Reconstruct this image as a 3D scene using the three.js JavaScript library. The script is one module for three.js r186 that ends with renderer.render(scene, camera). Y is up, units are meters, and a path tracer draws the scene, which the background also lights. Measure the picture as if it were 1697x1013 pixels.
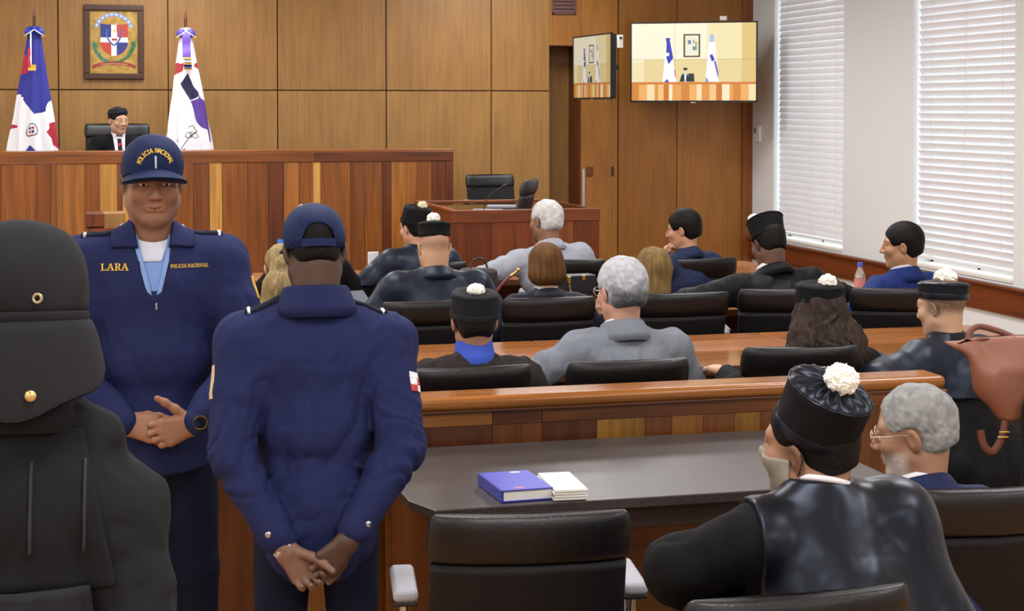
import * as THREE from 'three';
import { RoundedBoxGeometry } from 'three/addons/geometries/RoundedBoxGeometry.js';
import { mergeGeometries } from 'three/addons/utils/BufferGeometryUtils.js';
import { RectAreaLightUniformsLib } from 'three/addons/lights/RectAreaLightUniformsLib.js';
import { FontLoader } from 'three/addons/loaders/FontLoader.js';
import { TextGeometry } from 'three/addons/geometries/TextGeometry.js';

// ------------------------------------------------------------------ camera, light, exposure
RectAreaLightUniformsLib.init();
const scene = new THREE.Scene();
const FOCAL = 2800;                                   // focal length in pixels of the 1697 x 1013 frame
const camera = new THREE.PerspectiveCamera(2 * Math.atan(506.5 / FOCAL) * 180 / Math.PI, 1697 / 1013, 0.1, 80);
camera.position.set(0, 1.9, 0);
camera.rotation.order = 'YXZ';
camera.rotation.y = -14.775 * Math.PI / 180;
camera.rotation.x = -1.923 * Math.PI / 180;
camera.setViewOffset(1697, 1013, 0, 235.5, 1697, 1013);   // the photograph is a crop of the lower part of a frame
scene.add(camera);

const renderer = new THREE.WebGLRenderer({ antialias: true });
renderer.toneMapping = THREE.LinearToneMapping;
renderer.toneMappingExposure = 1.0;
renderer.shadowMap.enabled = true;
renderer.shadowMap.type = THREE.PCFSoftShadowMap;

scene.background = new THREE.Color().setRGB(2.4, 2.6, 2.9);      // overcast daylight outside the blinds
const CEILING = 3.5;
const PANEL_LIGHT = 12.5;                               // luminance of the ceiling panels
const panelSpots = [];
for (const z of [1.0, -2.3, -5.6, -8.9, -12.2, -15.0]) for (const x of [-2.3, 0.9, 4.1]) panelSpots.push([x, z]);

// ------------------------------------------------------------------ helpers
const taken = {};
function numbered(name) { const n = taken[name] = (taken[name] ?? -1) + 1; return n ? name + '_' + String(n).padStart(3, '0') : name; }
function shade(o) { o.castShadow = true; o.receiveShadow = true; return o; }
function thing(name, label, category, pos = [0, 0, 0], turn = 0, group) {
  const o = new THREE.Group(); o.name = numbered(name); scene.add(o);
  o.position.set(...pos); o.rotation.y = turn; o.userData = { label, category };
  if (group) o.userData.group = group;
  return o;
}
function part(name, geo, mat, parent, label) {
  const m = shade(new THREE.Mesh(geo, mat)); m.name = name; parent.add(m);
  if (label) m.userData.label = label;
  return m;
}
function struct(name, geo, mat, label) {
  const m = geo ? shade(new THREE.Mesh(geo, mat)) : new THREE.Group(); m.name = name; scene.add(m);
  m.userData.kind = 'structure'; if (label) m.userData.label = label;
  return m;
}
function copyOf(o, pos, turn, label, group) {
  const c = o.clone(); c.name = numbered(o.name.replace(/_\d{3}$/, '')); scene.add(c);
  c.position.set(...pos); c.rotation.set(0, turn, 0); c.userData = { ...o.userData, label }; if (group) c.userData.group = group;
  return c;
}
function rng(seed) { let a = seed >>> 0; return () => { a = (a + 0x6D2B79F5) | 0; let t = Math.imul(a ^ (a >>> 15), 1 | a); t = (t + Math.imul(t ^ (t >>> 7), 61 | t)) ^ t; return ((t ^ (t >>> 14)) >>> 0) / 4294967296; }; }
function hash3(x, y, z) { let h = Math.imul(x, 374761393) + Math.imul(y, 668265263) + Math.imul(z, 2147483647 ^ 0x5bd1e995); h = Math.imul(h ^ (h >>> 13), 1274126177); return ((h ^ (h >>> 16)) >>> 0) / 4294967295; }
function noise3(x, y, z) {                            // value noise, -1 .. 1
  const xi = Math.floor(x), yi = Math.floor(y), zi = Math.floor(z); let fx = x - xi, fy = y - yi, fz = z - zi;
  fx = fx * fx * (3 - 2 * fx); fy = fy * fy * (3 - 2 * fy); fz = fz * fz * (3 - 2 * fz);
  const L = (a, b, t) => a + (b - a) * t;
  return 2 * L(L(L(hash3(xi, yi, zi), hash3(xi + 1, yi, zi), fx), L(hash3(xi, yi + 1, zi), hash3(xi + 1, yi + 1, zi), fx), fy),
    L(L(hash3(xi, yi, zi + 1), hash3(xi + 1, yi, zi + 1), fx), L(hash3(xi, yi + 1, zi + 1), hash3(xi + 1, yi + 1, zi + 1), fx), fy), fz) - 1;
}
const S = (hex) => new THREE.Color(hex);
// uv in metres from the faces' own axes; grain says which axis the v coordinate follows
function uvBox(g, grain = 'y', ou = 0, ov = 0) {
  g = g.index ? g.toNonIndexed() : g;
  const p = g.attributes.position, n = g.attributes.normal, uv = new Float32Array(p.count * 2);
  for (let i = 0; i < p.count; i += 3) {
    let ax = 0, ay = 0, az = 0;
    for (let k = 0; k < 3; k++) { ax += Math.abs(n.getX(i + k)); ay += Math.abs(n.getY(i + k)); az += Math.abs(n.getZ(i + k)); }
    for (let k = 0; k < 3; k++) {
      const x = p.getX(i + k), y = p.getY(i + k), z = p.getZ(i + k); let a, b;
      if (grain === 'y') { b = y; a = ax > az ? z : x; if (ay > ax && ay > az) { a = x; b = z; } }
      else if (grain === 'x') { b = x; a = ay > az ? z : y; if (ax > ay && ax > az) { a = z; b = y; } }
      else { b = z; a = ay > ax ? x : y; if (az > ay && az > ax) { a = x; b = y; } }
      uv[2 * (i + k)] = a + ou; uv[2 * (i + k) + 1] = b + ov;
    }
  }
  g.setAttribute('uv', new THREE.BufferAttribute(uv, 2));
  return g;
}
function box(w, h, d, x, y, z, grain = 'y', ou = 0, ov = 0) { return uvBox(new THREE.BoxGeometry(w, h, d).translate(x, y, z), grain, ou, ov); }
function rbox(w, h, d, r, x, y, z, grain = 'y', seg = 1) { return uvBox(new RoundedBoxGeometry(w, h, d, seg, r).translate(x, y, z), grain, x * 0.37, z * 0.23); }
function join(list) {
  list = list.map(g => { g = g.index ? g.toNonIndexed() : g; for (const k of Object.keys(g.attributes)) if (!['position', 'normal', 'uv'].includes(k)) g.deleteAttribute(k); return g; });
  return mergeGeometries(list);
}
function tube(points, r, seg = 24, rad = 8, closed = false) { return new THREE.TubeGeometry(new THREE.CatmullRomCurve3(points.map(p => new THREE.Vector3(...p)), closed), seg, r, rad, closed); }
function rod(a, b, r, rb = r, rad = 12) {
  const A = new THREE.Vector3(...a), B = new THREE.Vector3(...b), d = B.clone().sub(A);
  const g = new THREE.CylinderGeometry(rb, r, d.length(), rad);
  g.applyQuaternion(new THREE.Quaternion().setFromUnitVectors(new THREE.Vector3(0, 1, 0), d.clone().normalize()));
  return g.translate((A.x + B.x) / 2, (A.y + B.y) / 2, (A.z + B.z) / 2);
}
// skin over a row of rings (each an array of [x, y, z]); closed ends
function loft(rings, capA = true, capB = true) {
  const n = rings[0].length, pos = [], idx = [], uv = [];
  rings.forEach((r, j) => r.forEach((p, i) => { pos.push(...p); uv.push(p[0] + p[2] * 0.5, p[1] + p[2] * 0.5); }));
  for (let j = 0; j < rings.length - 1; j++) for (let i = 0; i < n; i++) { const a = j * n + i, b = j * n + (i + 1) % n, c = a + n, d = b + n; idx.push(a, b, d, a, d, c); }
  for (const [on, j, flip] of [[capA, 0, true], [capB, rings.length - 1, false]]) if (on) {
    const c = rings[j].reduce((s, p) => [s[0] + p[0] / n, s[1] + p[1] / n, s[2] + p[2] / n], [0, 0, 0]), k = pos.length / 3;
    pos.push(...c); uv.push(c[0], c[1]);
    for (let i = 0; i < n; i++) { const a = j * n + i, b = j * n + (i + 1) % n; flip ? idx.push(k, b, a) : idx.push(k, a, b); }
  }
  const g = new THREE.BufferGeometry(); g.setAttribute('position', new THREE.Float32BufferAttribute(pos, 3)); g.setAttribute('uv', new THREE.Float32BufferAttribute(uv, 2));
  g.setIndex(idx); g.computeVertexNormals(); return g;
}
// ------------------------------------------------------------------ textures
function dataTex(w, h, fn, srgb) {
  const d = new Uint8Array(w * h * 4);
  for (let y = 0; y < h; y++) for (let x = 0; x < w; x++) { const c = fn(x / w, y / h, x, y); const i = 4 * (y * w + x); for (let k = 0; k < 3; k++) d[i + k] = Math.max(0, Math.min(255, 255 * (Array.isArray(c) ? c[k] : c))); d[i + 3] = 255; }
  const t = new THREE.DataTexture(d, w, h); t.magFilter = THREE.LinearFilter; t.minFilter = THREE.LinearMipmapLinearFilter; t.generateMipmaps = true;
  t.wrapS = t.wrapT = THREE.RepeatWrapping; if (srgb) t.colorSpace = THREE.SRGBColorSpace; t.needsUpdate = true; return t;
}
function pnoise(x, y, px, py, s) {                     // tiling value noise 0..1
  const xi = Math.floor(x), yi = Math.floor(y); let fx = x - xi, fy = y - yi; fx = fx * fx * (3 - 2 * fx); fy = fy * fy * (3 - 2 * fy);
  const m = (a, n) => ((a % n) + n) % n, h = (a, b) => hash3(m(a, px), m(b, py), s);
  return (h(xi, yi) * (1 - fx) + h(xi + 1, yi) * fx) * (1 - fy) + (h(xi, yi + 1) * (1 - fx) + h(xi + 1, yi + 1) * fx) * fy;
}
const veneerTex = dataTex(512, 512, (u, v) => {        // straight fine grain, one square metre
  const g = 0.45 * pnoise(u * 160, v * 5, 160, 5, 1) + 0.3 * pnoise(u * 46, v * 2, 46, 2, 2) + 0.25 * pnoise(u * 9, v * 3, 9, 3, 3);
  const q = 0.82 + 0.26 * g + 0.05 * (pnoise(u * 250, v * 90, 250, 90, 4) - 0.5); return [q, q * 0.985, q * 0.95];
}, true);
const plankTex = dataTex(512, 512, (u, v) => {         // bolder figure for solid boards
  const w = u + 0.03 * pnoise(u * 4, v * 3, 4, 3, 5);
  const g = 0.4 * pnoise(w * 90, v * 3, 90, 3, 6) + 0.35 * pnoise(w * 24, v * 2, 24, 2, 7) + 0.25 * pnoise(w * 6, v * 2, 6, 2, 8);
  const q = 0.66 + 0.5 * g; return [q, q * 0.99, q * 0.93];
}, true);
const leatherBump = dataTex(256, 256, (u, v) => 0.5 * pnoise(u * 70, v * 70, 70, 70, 11) + 0.3 * pnoise(u * 30, v * 30, 30, 30, 12) + 0.2 * pnoise(u * 128, v * 128, 128, 128, 13));
leatherBump.repeat.set(4, 4);
const clothBump = dataTex(256, 256, (u, v, x, y) => 0.5 + 0.25 * Math.sin(x * Math.PI / 2) * Math.cos(y * Math.PI / 2) + 0.25 * (pnoise(u * 64, v * 64, 64, 64, 15) - 0.5));
clothBump.repeat.set(6, 6);
const speckTex = dataTex(256, 256, (u, v) => { const q = 0.78 + 0.3 * pnoise(u * 128, v * 128, 128, 128, 17) + 0.12 * pnoise(u * 20, v * 20, 20, 20, 18); return [q, q, q]; }, true);
function canvasTex(w, h, draw) {
  const c = document.createElement('canvas'); c.width = w; c.height = h; draw(c.getContext('2d'), w, h);
  const t = new THREE.CanvasTexture(c); t.colorSpace = THREE.SRGBColorSpace; return t;
}
const std = (color, roughness, extra = {}) => new THREE.MeshPhysicalMaterial({ color: S(color), roughness, ...extra });
const veneer = (color, rough = 0.45) => std(color, rough, { map: veneerTex });
const plank = (color, rough = 0.36) => std(color, rough, { map: plankTex });
const M = {
  wall: std('#e4e9ea', 0.9), ceiling: std('#e8e8e4', 0.95),
  panelA: veneer('#9e7640'), panelB: veneer('#99703a'), panelC: veneer('#926933'), panelR: veneer('#a26c2a'), panelQ: veneer('#9b6626'), groove: std('#46301a', 0.8),
  bench: ['#854b1c', '#9b5b22', '#ae7033', '#d29c4f', '#6e3817', '#daaa5d'].map(c => plank(c)),
  benchTop: plank('#905425', 0.32), redwood: ['#7f4120', '#73381a', '#8b4d28'].map(c => plank(c, 0.34)),
  table: plank('#a5683a', 0.3), rail: plank('#a06431', 0.2), railFront: ['#6b3c1b', '#7a461f', '#552c15', '#94682b', '#8a5826'].map(c => plank(c, 0.33)),
  sill: plank('#74371a', 0.4), floor: veneer('#b98a58', 0.4), darkTop: std('#3b3534', 0.34, { map: speckTex }), darkEdge: std('#2b211c', 0.5),
  leather: std('#0e0e10', 0.4, { bumpMap: leatherBump, bumpScale: 0.0006, specularIntensity: 0.8 }), leatherGrey: std('#2b2c31', 0.42, { bumpMap: leatherBump, bumpScale: 0.0006 }),
  leatherBack: std('#121113', 0.6, { bumpMap: leatherBump, bumpScale: 0.0008, specularIntensity: 0.5 }),
  greyPlastic: std('#9a9ba4', 0.5), blackPlastic: std('#101012', 0.45), chrome: std('#c9ccd2', 0.18, { metalness: 1 }), whitePlastic: std('#eeeeec', 0.4),
  gold: std('#d9b25a', 0.3, { metalness: 1 }), blind: new THREE.MeshPhysicalMaterial({ color: S('#f4f5f6'), roughness: 0.55, transmission: 0.14, thickness: 0 }),
  trimWhite: std('#e9e8df', 0.6), glass: new THREE.MeshPhysicalMaterial({ color: 0xffffff, roughness: 0.02, transmission: 1, thickness: 0 }),
};
// ------------------------------------------------------------------ the room
const XR = 6.91, XL = -4.2, ZB = -16.4, ZF = 3.2, WT = 0.25;
struct('floor', box(XR - XL + 1, 0.2, ZF - ZB + 1.4, (XR + XL) / 2, -0.1, (ZF + ZB) / 2, 'z'), M.floor);
struct('ceiling', box(XR - XL + 1, 0.2, ZF - ZB + 1.4, (XR + XL) / 2, CEILING + 0.1, (ZF + ZB) / 2), M.ceiling);
struct('wall_left', box(WT, CEILING, ZF - ZB + 0.5, XL - WT / 2, CEILING / 2, (ZF + ZB) / 2), M.wall);
struct('wall_front', box(XR - XL + 0.5, CEILING, WT, (XR + XL) / 2, CEILING / 2, ZF + WT / 2), M.wall);
// back wall: masonry core with a doorway, faced with veneer panels that have real gaps
{
  const T = 0.45, zc = ZB - 0.02 - T / 2, d0 = 4.712, d1 = 5.05, dh = 2.52;
  const w = struct('wall_back', join([box(d0 - XL + 0.3, CEILING, T, (d0 + XL - 0.3) / 2, CEILING / 2, zc), box(XR - d1 + 0.3, CEILING, T, (XR + d1 + 0.3) / 2, CEILING / 2, zc), box(d1 - d0, CEILING - dh, T, (d0 + d1) / 2, (CEILING + dh) / 2, zc)]), M.groove);
  const seams = [-4.2, -3.15, -2.1, -1.09, -0.067, 0.942, 1.98, 3.046, 4.11, d0], g = 0.006;
  let k = 0;
  for (let i = 0; i + 1 < seams.length; i++) for (const [y0, y1] of [[0, 2.06], [2.06, 3.5]]) {
    const x0 = seams[i] + g, x1 = seams[i + 1] - (i + 2 < seams.length ? g : 0);
    part('panel', box(x1 - x0, y1 - y0 - 2 * g, 0.02, (x0 + x1) / 2, (y0 + y1) / 2, ZB - 0.01, 'y', k * 0.37, k * 0.21), [M.panelA, M.panelB, M.panelC][(k++ * 7 + i) % 3], w);
  }
  for (const [x0, x1, y0, y1] of [[d0, d1, dh, 3.5], [d1, 5.44, 0, 3.5], [5.45, 6.08, 0, 3.5], [6.085, 6.80, 0, 3.5]])
    part('panel', box(x1 - x0 - 0.003, y1 - y0, 0.02, (x0 + x1) / 2, (y0 + y1) / 2, ZB - 0.01, 'y', k++ * 0.37, 0.4), [M.panelR, M.panelQ][k % 2], w);
  part('corner_post', rbox(0.11, 3.5, 0.05, 0.006, 6.855, 1.75, ZB + 0.005), M.benchTop, w);
  part('jamb_lining', box(0.01, dh, 0.44, d1 - 0.004, dh / 2, ZB - 0.24), M.sill, w, 'dark wooden lining of the doorway');
  part('head_lining', box(d1 - d0, 0.01, 0.44, (d0 + d1) / 2, dh - 0.004, ZB - 0.24), M.sill, w);
  part('hinge_strip', rbox(0.028, 1.12, 0.008, 0.003, 5.075, 0.71, ZB + 0.004), M.chrome, w, 'narrow bare metal strip on the wood');
  part('lock_plate', rbox(0.028, 0.10, 0.006, 0.003, 5.385, 1.24, ZB + 0.003), M.groove, w);
  part('patch_plate', rbox(0.075, 0.1, 0.006, 0.003, 5.14, 1.24, ZB + 0.003), M.railFront[0], w);
  const d = struct('door_1', box(0.6, dh, 0.04, 4.90, dh / 2, ZB - 0.43), M.panelB);
  part('door_stile', box(0.05, dh, 0.012, 4.88, dh / 2, ZB - 0.405), M.panelC, d);
}
// right wall with two tall window openings
const WINS = [[-15.83, -14.25], [-12.93, -11.35]], WY0 = 0.575, WY1 = 3.2;
{
  const parts = []; let z = ZB - 0.5; const zs = [...WINS.flat(), ZF + 0.25];
  for (let i = 0; i < zs.length; i += 2) { parts.push(box(WT, CEILING, zs[i] - z, XR + WT / 2, CEILING / 2, (zs[i] + z) / 2)); z = zs[i + 1]; }
  for (const [a, b] of WINS) parts.push(box(WT, WY0, b - a, XR + WT / 2, WY0 / 2, (a + b) / 2), box(WT, CEILING - WY1, b - a, XR + WT / 2, (CEILING + WY1) / 2, (a + b) / 2));
  struct('wall_right', join(parts), M.wall);
  const t = struct('trim_1', rbox(0.035, 0.2, 16.5, 0.006, XR - 0.018, 0.42, ZB / 2 + 0.05, 'z'), M.sill, 'red brown wooden rail under the windows');
  part('ledge', rbox(0.07, 0.022, 16.5, 0.005, XR - 0.034, 0.53, ZB / 2 + 0.05, 'z'), M.sill, t);
  WINS.forEach(([a, b], i) => {
    const w = struct('window_' + (i + 1), join([box(0.05, 0.05, b - a, XR + 0.2, WY0 + 0.025, (a + b) / 2), box(0.05, 0.05, b - a, XR + 0.2, WY1 - 0.025, (a + b) / 2), box(0.05, WY1 - WY0, 0.05, XR + 0.2, (WY0 + WY1) / 2, a + 0.025), box(0.05, WY1 - WY0, 0.05, XR + 0.2, (WY0 + WY1) / 2, b - 0.025), box(0.05, WY1 - WY0, 0.04, XR + 0.2, (WY0 + WY1) / 2, (a + b) / 2)]), M.trimWhite);
    for (const s of [0, 1]) part('pane', box(0.006, WY1 - WY0 - 0.1, (b - a) / 2 - 0.07, XR + 0.2, (WY0 + WY1) / 2, a + (b - a) * (0.25 + 0.5 * s)), M.glass, w);
    part('window_sill', rbox(0.26, 0.03, b - a, 0.006, XR + 0.12, WY0 + 0.0, (a + b) / 2, 'z'), M.trimWhite, w);
    // the blind: one slat per row, ladder cords, bottom rail
    const bl = thing('window_blind', i ? 'greyish white slatted blind nearest the right edge of the photo' : 'bright white slatted blind beside the wall television', 'blind', [XR + 0.055, WY0 + 0.03, (a + b) / 2], 0);
    const L = b - a - 0.05, n = 41, pitch = 0.0625, tilt = i ? -1.13 : 1.30;
    const sg = rbox(i ? 0.073 : 0.069, 0.0032, L, 0.0012, 0, 0, 0, 'z').rotateZ(tilt);
    part('bottom_rail', rbox(0.05, 0.024, L, 0.006, 0, 0.035, 0, 'z'), M.blind, bl);
    for (let k = 0; k < n; k++) { const s = part('slat', sg, M.blind, bl); s.position.y = 0.085 + k * pitch; }
    part('head_rail', rbox(0.06, 0.05, L, 0.006, 0, 2.62 - 0.05, 0, 'z'), M.blind, bl);
    for (const f of [-0.36, 0, 0.36]) for (const s of [-1, 1]) part('cord', rod([s * 0.019, 0.04, f * L], [s * 0.019, 2.57, f * L], 0.0016, 0.0016, 6), M.trimWhite, bl);
    part('pull_cord', rod([-0.036, i ? 1.0 : 1.75, -L / 2 + 0.09], [-0.036, 2.57, -L / 2 + 0.09], 0.0015, 0.0015, 6), M.trimWhite, bl);
    part('tassel', new THREE.ConeGeometry(0.014, 0.05, 12).translate(-0.036, i ? 0.98 : 1.73, -L / 2 + 0.09), M.trimWhite, bl);
  });
}
// ceiling light panels: a glowing diffuser and an area light of its size just below
for (const [x, z] of panelSpots) {
  const p = thing('ceiling_light', 'square ceiling light panel ' + ['nearest the entrance side', 'just behind the camera', 'over the dark front table', 'over the middle rows', 'over the far row', 'before the back wall'][Math.floor(panelSpots.findIndex(q => q[0] === x && q[1] === z) / 3)] + ', ' + (x < 0 ? 'left column' : x < 2 ? 'middle column' : 'column by the windows'), 'light', [x, CEILING, z], 0, 'ceiling light panels');
  part('frame', join([box(1.26, 0.03, 0.03, 0, -0.015, 0.615), box(1.26, 0.03, 0.03, 0, -0.015, -0.615), box(0.03, 0.03, 1.26, 0.615, -0.015, 0), box(0.03, 0.03, 1.26, -0.615, -0.015, 0)]), M.trimWhite, p);
  part('diffuser', box(1.2, 0.01, 1.2, 0, -0.012, 0), std('#ffffff', 0.6, { emissive: S('#ffffff'), emissiveIntensity: 0.9 }), p);
  const l = new THREE.RectAreaLight(S('#fbfdff'), PANEL_LIGHT, 1.2, 1.2); l.position.set(0, -0.03, 0); l.rotation.x = -Math.PI / 2; l.name = 'panel_light'; p.add(l);
}
// fittings on the walls
{
  const v = thing('air_vent', 'small dusky brown air grille high on the wood wall', 'vent', [4.864, 2.98, ZB], 0);
  part('frame', join([rbox(0.25, 0.02, 0.02, 0.003, 0, 0.14, 0.01), rbox(0.25, 0.02, 0.02, 0.003, 0, -0.14, 0.01), rbox(0.02, 0.3, 0.02, 0.003, 0.115, 0, 0.01), rbox(0.02, 0.3, 0.02, 0.003, -0.115, 0, 0.01)]), std('#5e3f3c', 0.6), v);
  part('backing', box(0.22, 0.27, 0.004, 0, 0, 0.003), std('#3b2826', 0.8), v);
  for (let k = 0; k < 7; k++) part('louvre', box(0.22, 0.024, 0.004, 0, -0.115 + k * 0.038, 0.01).rotateX(0), std('#6a4745', 0.6), v);
  const t = thing('thermostat', 'white wall control box in the corner by the window', 'thermostat', [XR, 1.62, -16.2], -Math.PI / 2);
  part('case', rbox(0.13, 0.17, 0.03, 0.01, 0, 0, 0.015, 'y', 2), M.whitePlastic, t);
  part('button', rbox(0.022, 0.05, 0.008, 0.003, -0.035, 0.035, 0.032), M.blackPlastic, t);
  const c = thing('wall_clip', 'small pale hook high on the white wall between windows', 'hook', [XR, 2.92, -13.9], -Math.PI / 2);
  part('plate', rbox(0.1, 0.05, 0.012, 0.005, 0, 0, 0.006), M.trimWhite, c); part('lip', rbox(0.06, 0.02, 0.04, 0.005, 0, -0.02, 0.025), M.trimWhite, c);
}
// ------------------------------------------------------------------ judges' bench on its dais
{
  const dais = struct('trim_2', rbox(9.2, 0.42, 3.4, 0.01, 0.4, 0.21, -14.68, 'x'), M.redwood[1], 'raised platform of the bench'); dais.userData.label = 'raised wooden platform under the judges bench';
  const b = thing('judges_bench', 'long tall judges bench faced with striped light and dark boards', 'bench', [0, 0, -14.6]);
  const xs = [-4.1, -3.8, -3.45, -3.2, -2.9, -2.55, -2.3, -2.0, -1.7, -1.45, -1.1, -0.8, -0.53, -0.246, -0.13, -0.086, 0.143, 0.266, 0.41, 0.454, 0.75, 1.041, 1.178, 1.285, 1.5, 1.681, 1.811, 1.941, 2.062, 2.13, 2.389, 2.517, 2.672, 2.752, 2.984, 3.115, 3.24];
  const tones = [1, 0, 2, 1, 3, 0, 1, 2, 0, 3, 1, 0, 1, 0, 1, 2, 1, 3, 0, 5, 1, 0, 3, 1, 0, 4, 2, 1, 5, 1, 0, 1, 4, 2, 1, 4, 1];
  const tone2 = [...tones]; for (let i = 0; i + 1 < xs.length; i++) {
    const w = xs[i + 1] - xs[i] - 0.003;
    part('board', box(w, 1.36, 0.022, (xs[i] + xs[i + 1]) / 2, 0.74, 0.0 + (i % 3) * 0.0015, 'y', i * 0.31, i * 0.17), M.bench[tone2[i]], b);
  }
  part('top_band', rbox(5.0, 0.085, 0.04, 0.005, -1.6, 1.465, 0.004, 'x'), M.benchTop, b);
  part('top_band', rbox(1.2, 0.085, 0.044, 0.005, 1.48, 1.465, 0.004, 'x'), M.bench[0], b);
  part('top_band', rbox(1.24, 0.085, 0.048, 0.005, 2.69, 1.465, 0.004, 'x'), M.bench[4], b);
  part('counter', rbox(7.42, 0.03, 0.36, 0.006, -0.4, 1.51, -0.16, 'x'), M.benchTop, b);
  part('desk_top', rbox(7.3, 0.03, 0.62, 0.006, -0.4, 1.19, -0.33, 'x'), M.benchTop, b);
  part('end_post', rbox(0.07, 1.48, 0.36, 0.006, 3.275, 0.76, -0.16), M.bench[4], b);
  part('carcass', box(7.3, 1.4, 0.02, -0.4, 0.72, -0.03), M.groove, b);
}
// witness stand: an open wooden box with a low counter
{
  const w = thing('witness_stand', 'low red brown wooden witness stand right of the bench', 'stand', [2.87, 0, -12.72]);
  const xs = [0, 0.31, 0.68, 0.98, 1.19];
  for (let i = 0; i < 4; i++) part('front_panel', box(xs[i + 1] - xs[i] - 0.003, 1.0, 0.025, (xs[i] + xs[i + 1]) / 2, 0.5, 0, 'y', i * 0.4, 0.2), M.redwood[[1, 0, 2, 1][i]], w);
  part('front_band', rbox(1.2, 0.1, 0.045, 0.006, 0.6, 1.05, 0.0, 'x'), M.redwood[0], w);
  part('side_panel', box(0.03, 1.09, 1.42, 0.015, 0.545, -0.72, 'y'), M.redwood[1], w);
  part('side_panel', box(0.03, 1.09, 1.42, 1.185, 0.545, -0.72, 'y'), M.redwood[1], w);
  part('side_cap', rbox(0.05, 0.02, 1.42, 0.005, 0.015, 1.095, -0.71, 'z'), M.redwood[2], w);
  part('back_panel', box(1.14, 1.06, 0.03, 0.6, 0.53, -1.4, 'y'), M.panelB, w);
  part('back_cap', rbox(1.14, 0.025, 0.06, 0.005, 0.6, 1.085, -1.4, 'x'), M.redwood[2], w);
  part('counter', rbox(1.12, 0.025, 0.4, 0.005, 0.6, 0.98, -0.23, 'x'), M.redwood[2], w);
  // gooseneck microphone on the counter
  const m = thing('microphone', 'thin gooseneck microphone on the witness stand', 'microphone', [3.16, 1.0, -12.86], 0.4);
  part('base', rbox(0.15, 0.035, 0.11, 0.012, 0, 0.017, 0, 'y', 2), M.blackPlastic, m); part('base_plate', rbox(0.06, 0.08, 0.03, 0.008, -0.07, 0.06, 0), std('#6e7684', 0.35), m);
  part('gooseneck', tube([[0, 0.03, 0], [0.02, 0.15, 0], [0.09, 0.22, 0], [0.19, 0.27, 0]], 0.004, 20, 8), M.blackPlastic, m);
  part('capsule', rod([0.19, 0.27, 0], [0.23, 0.285, 0], 0.008), M.blackPlastic, m);
}
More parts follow.
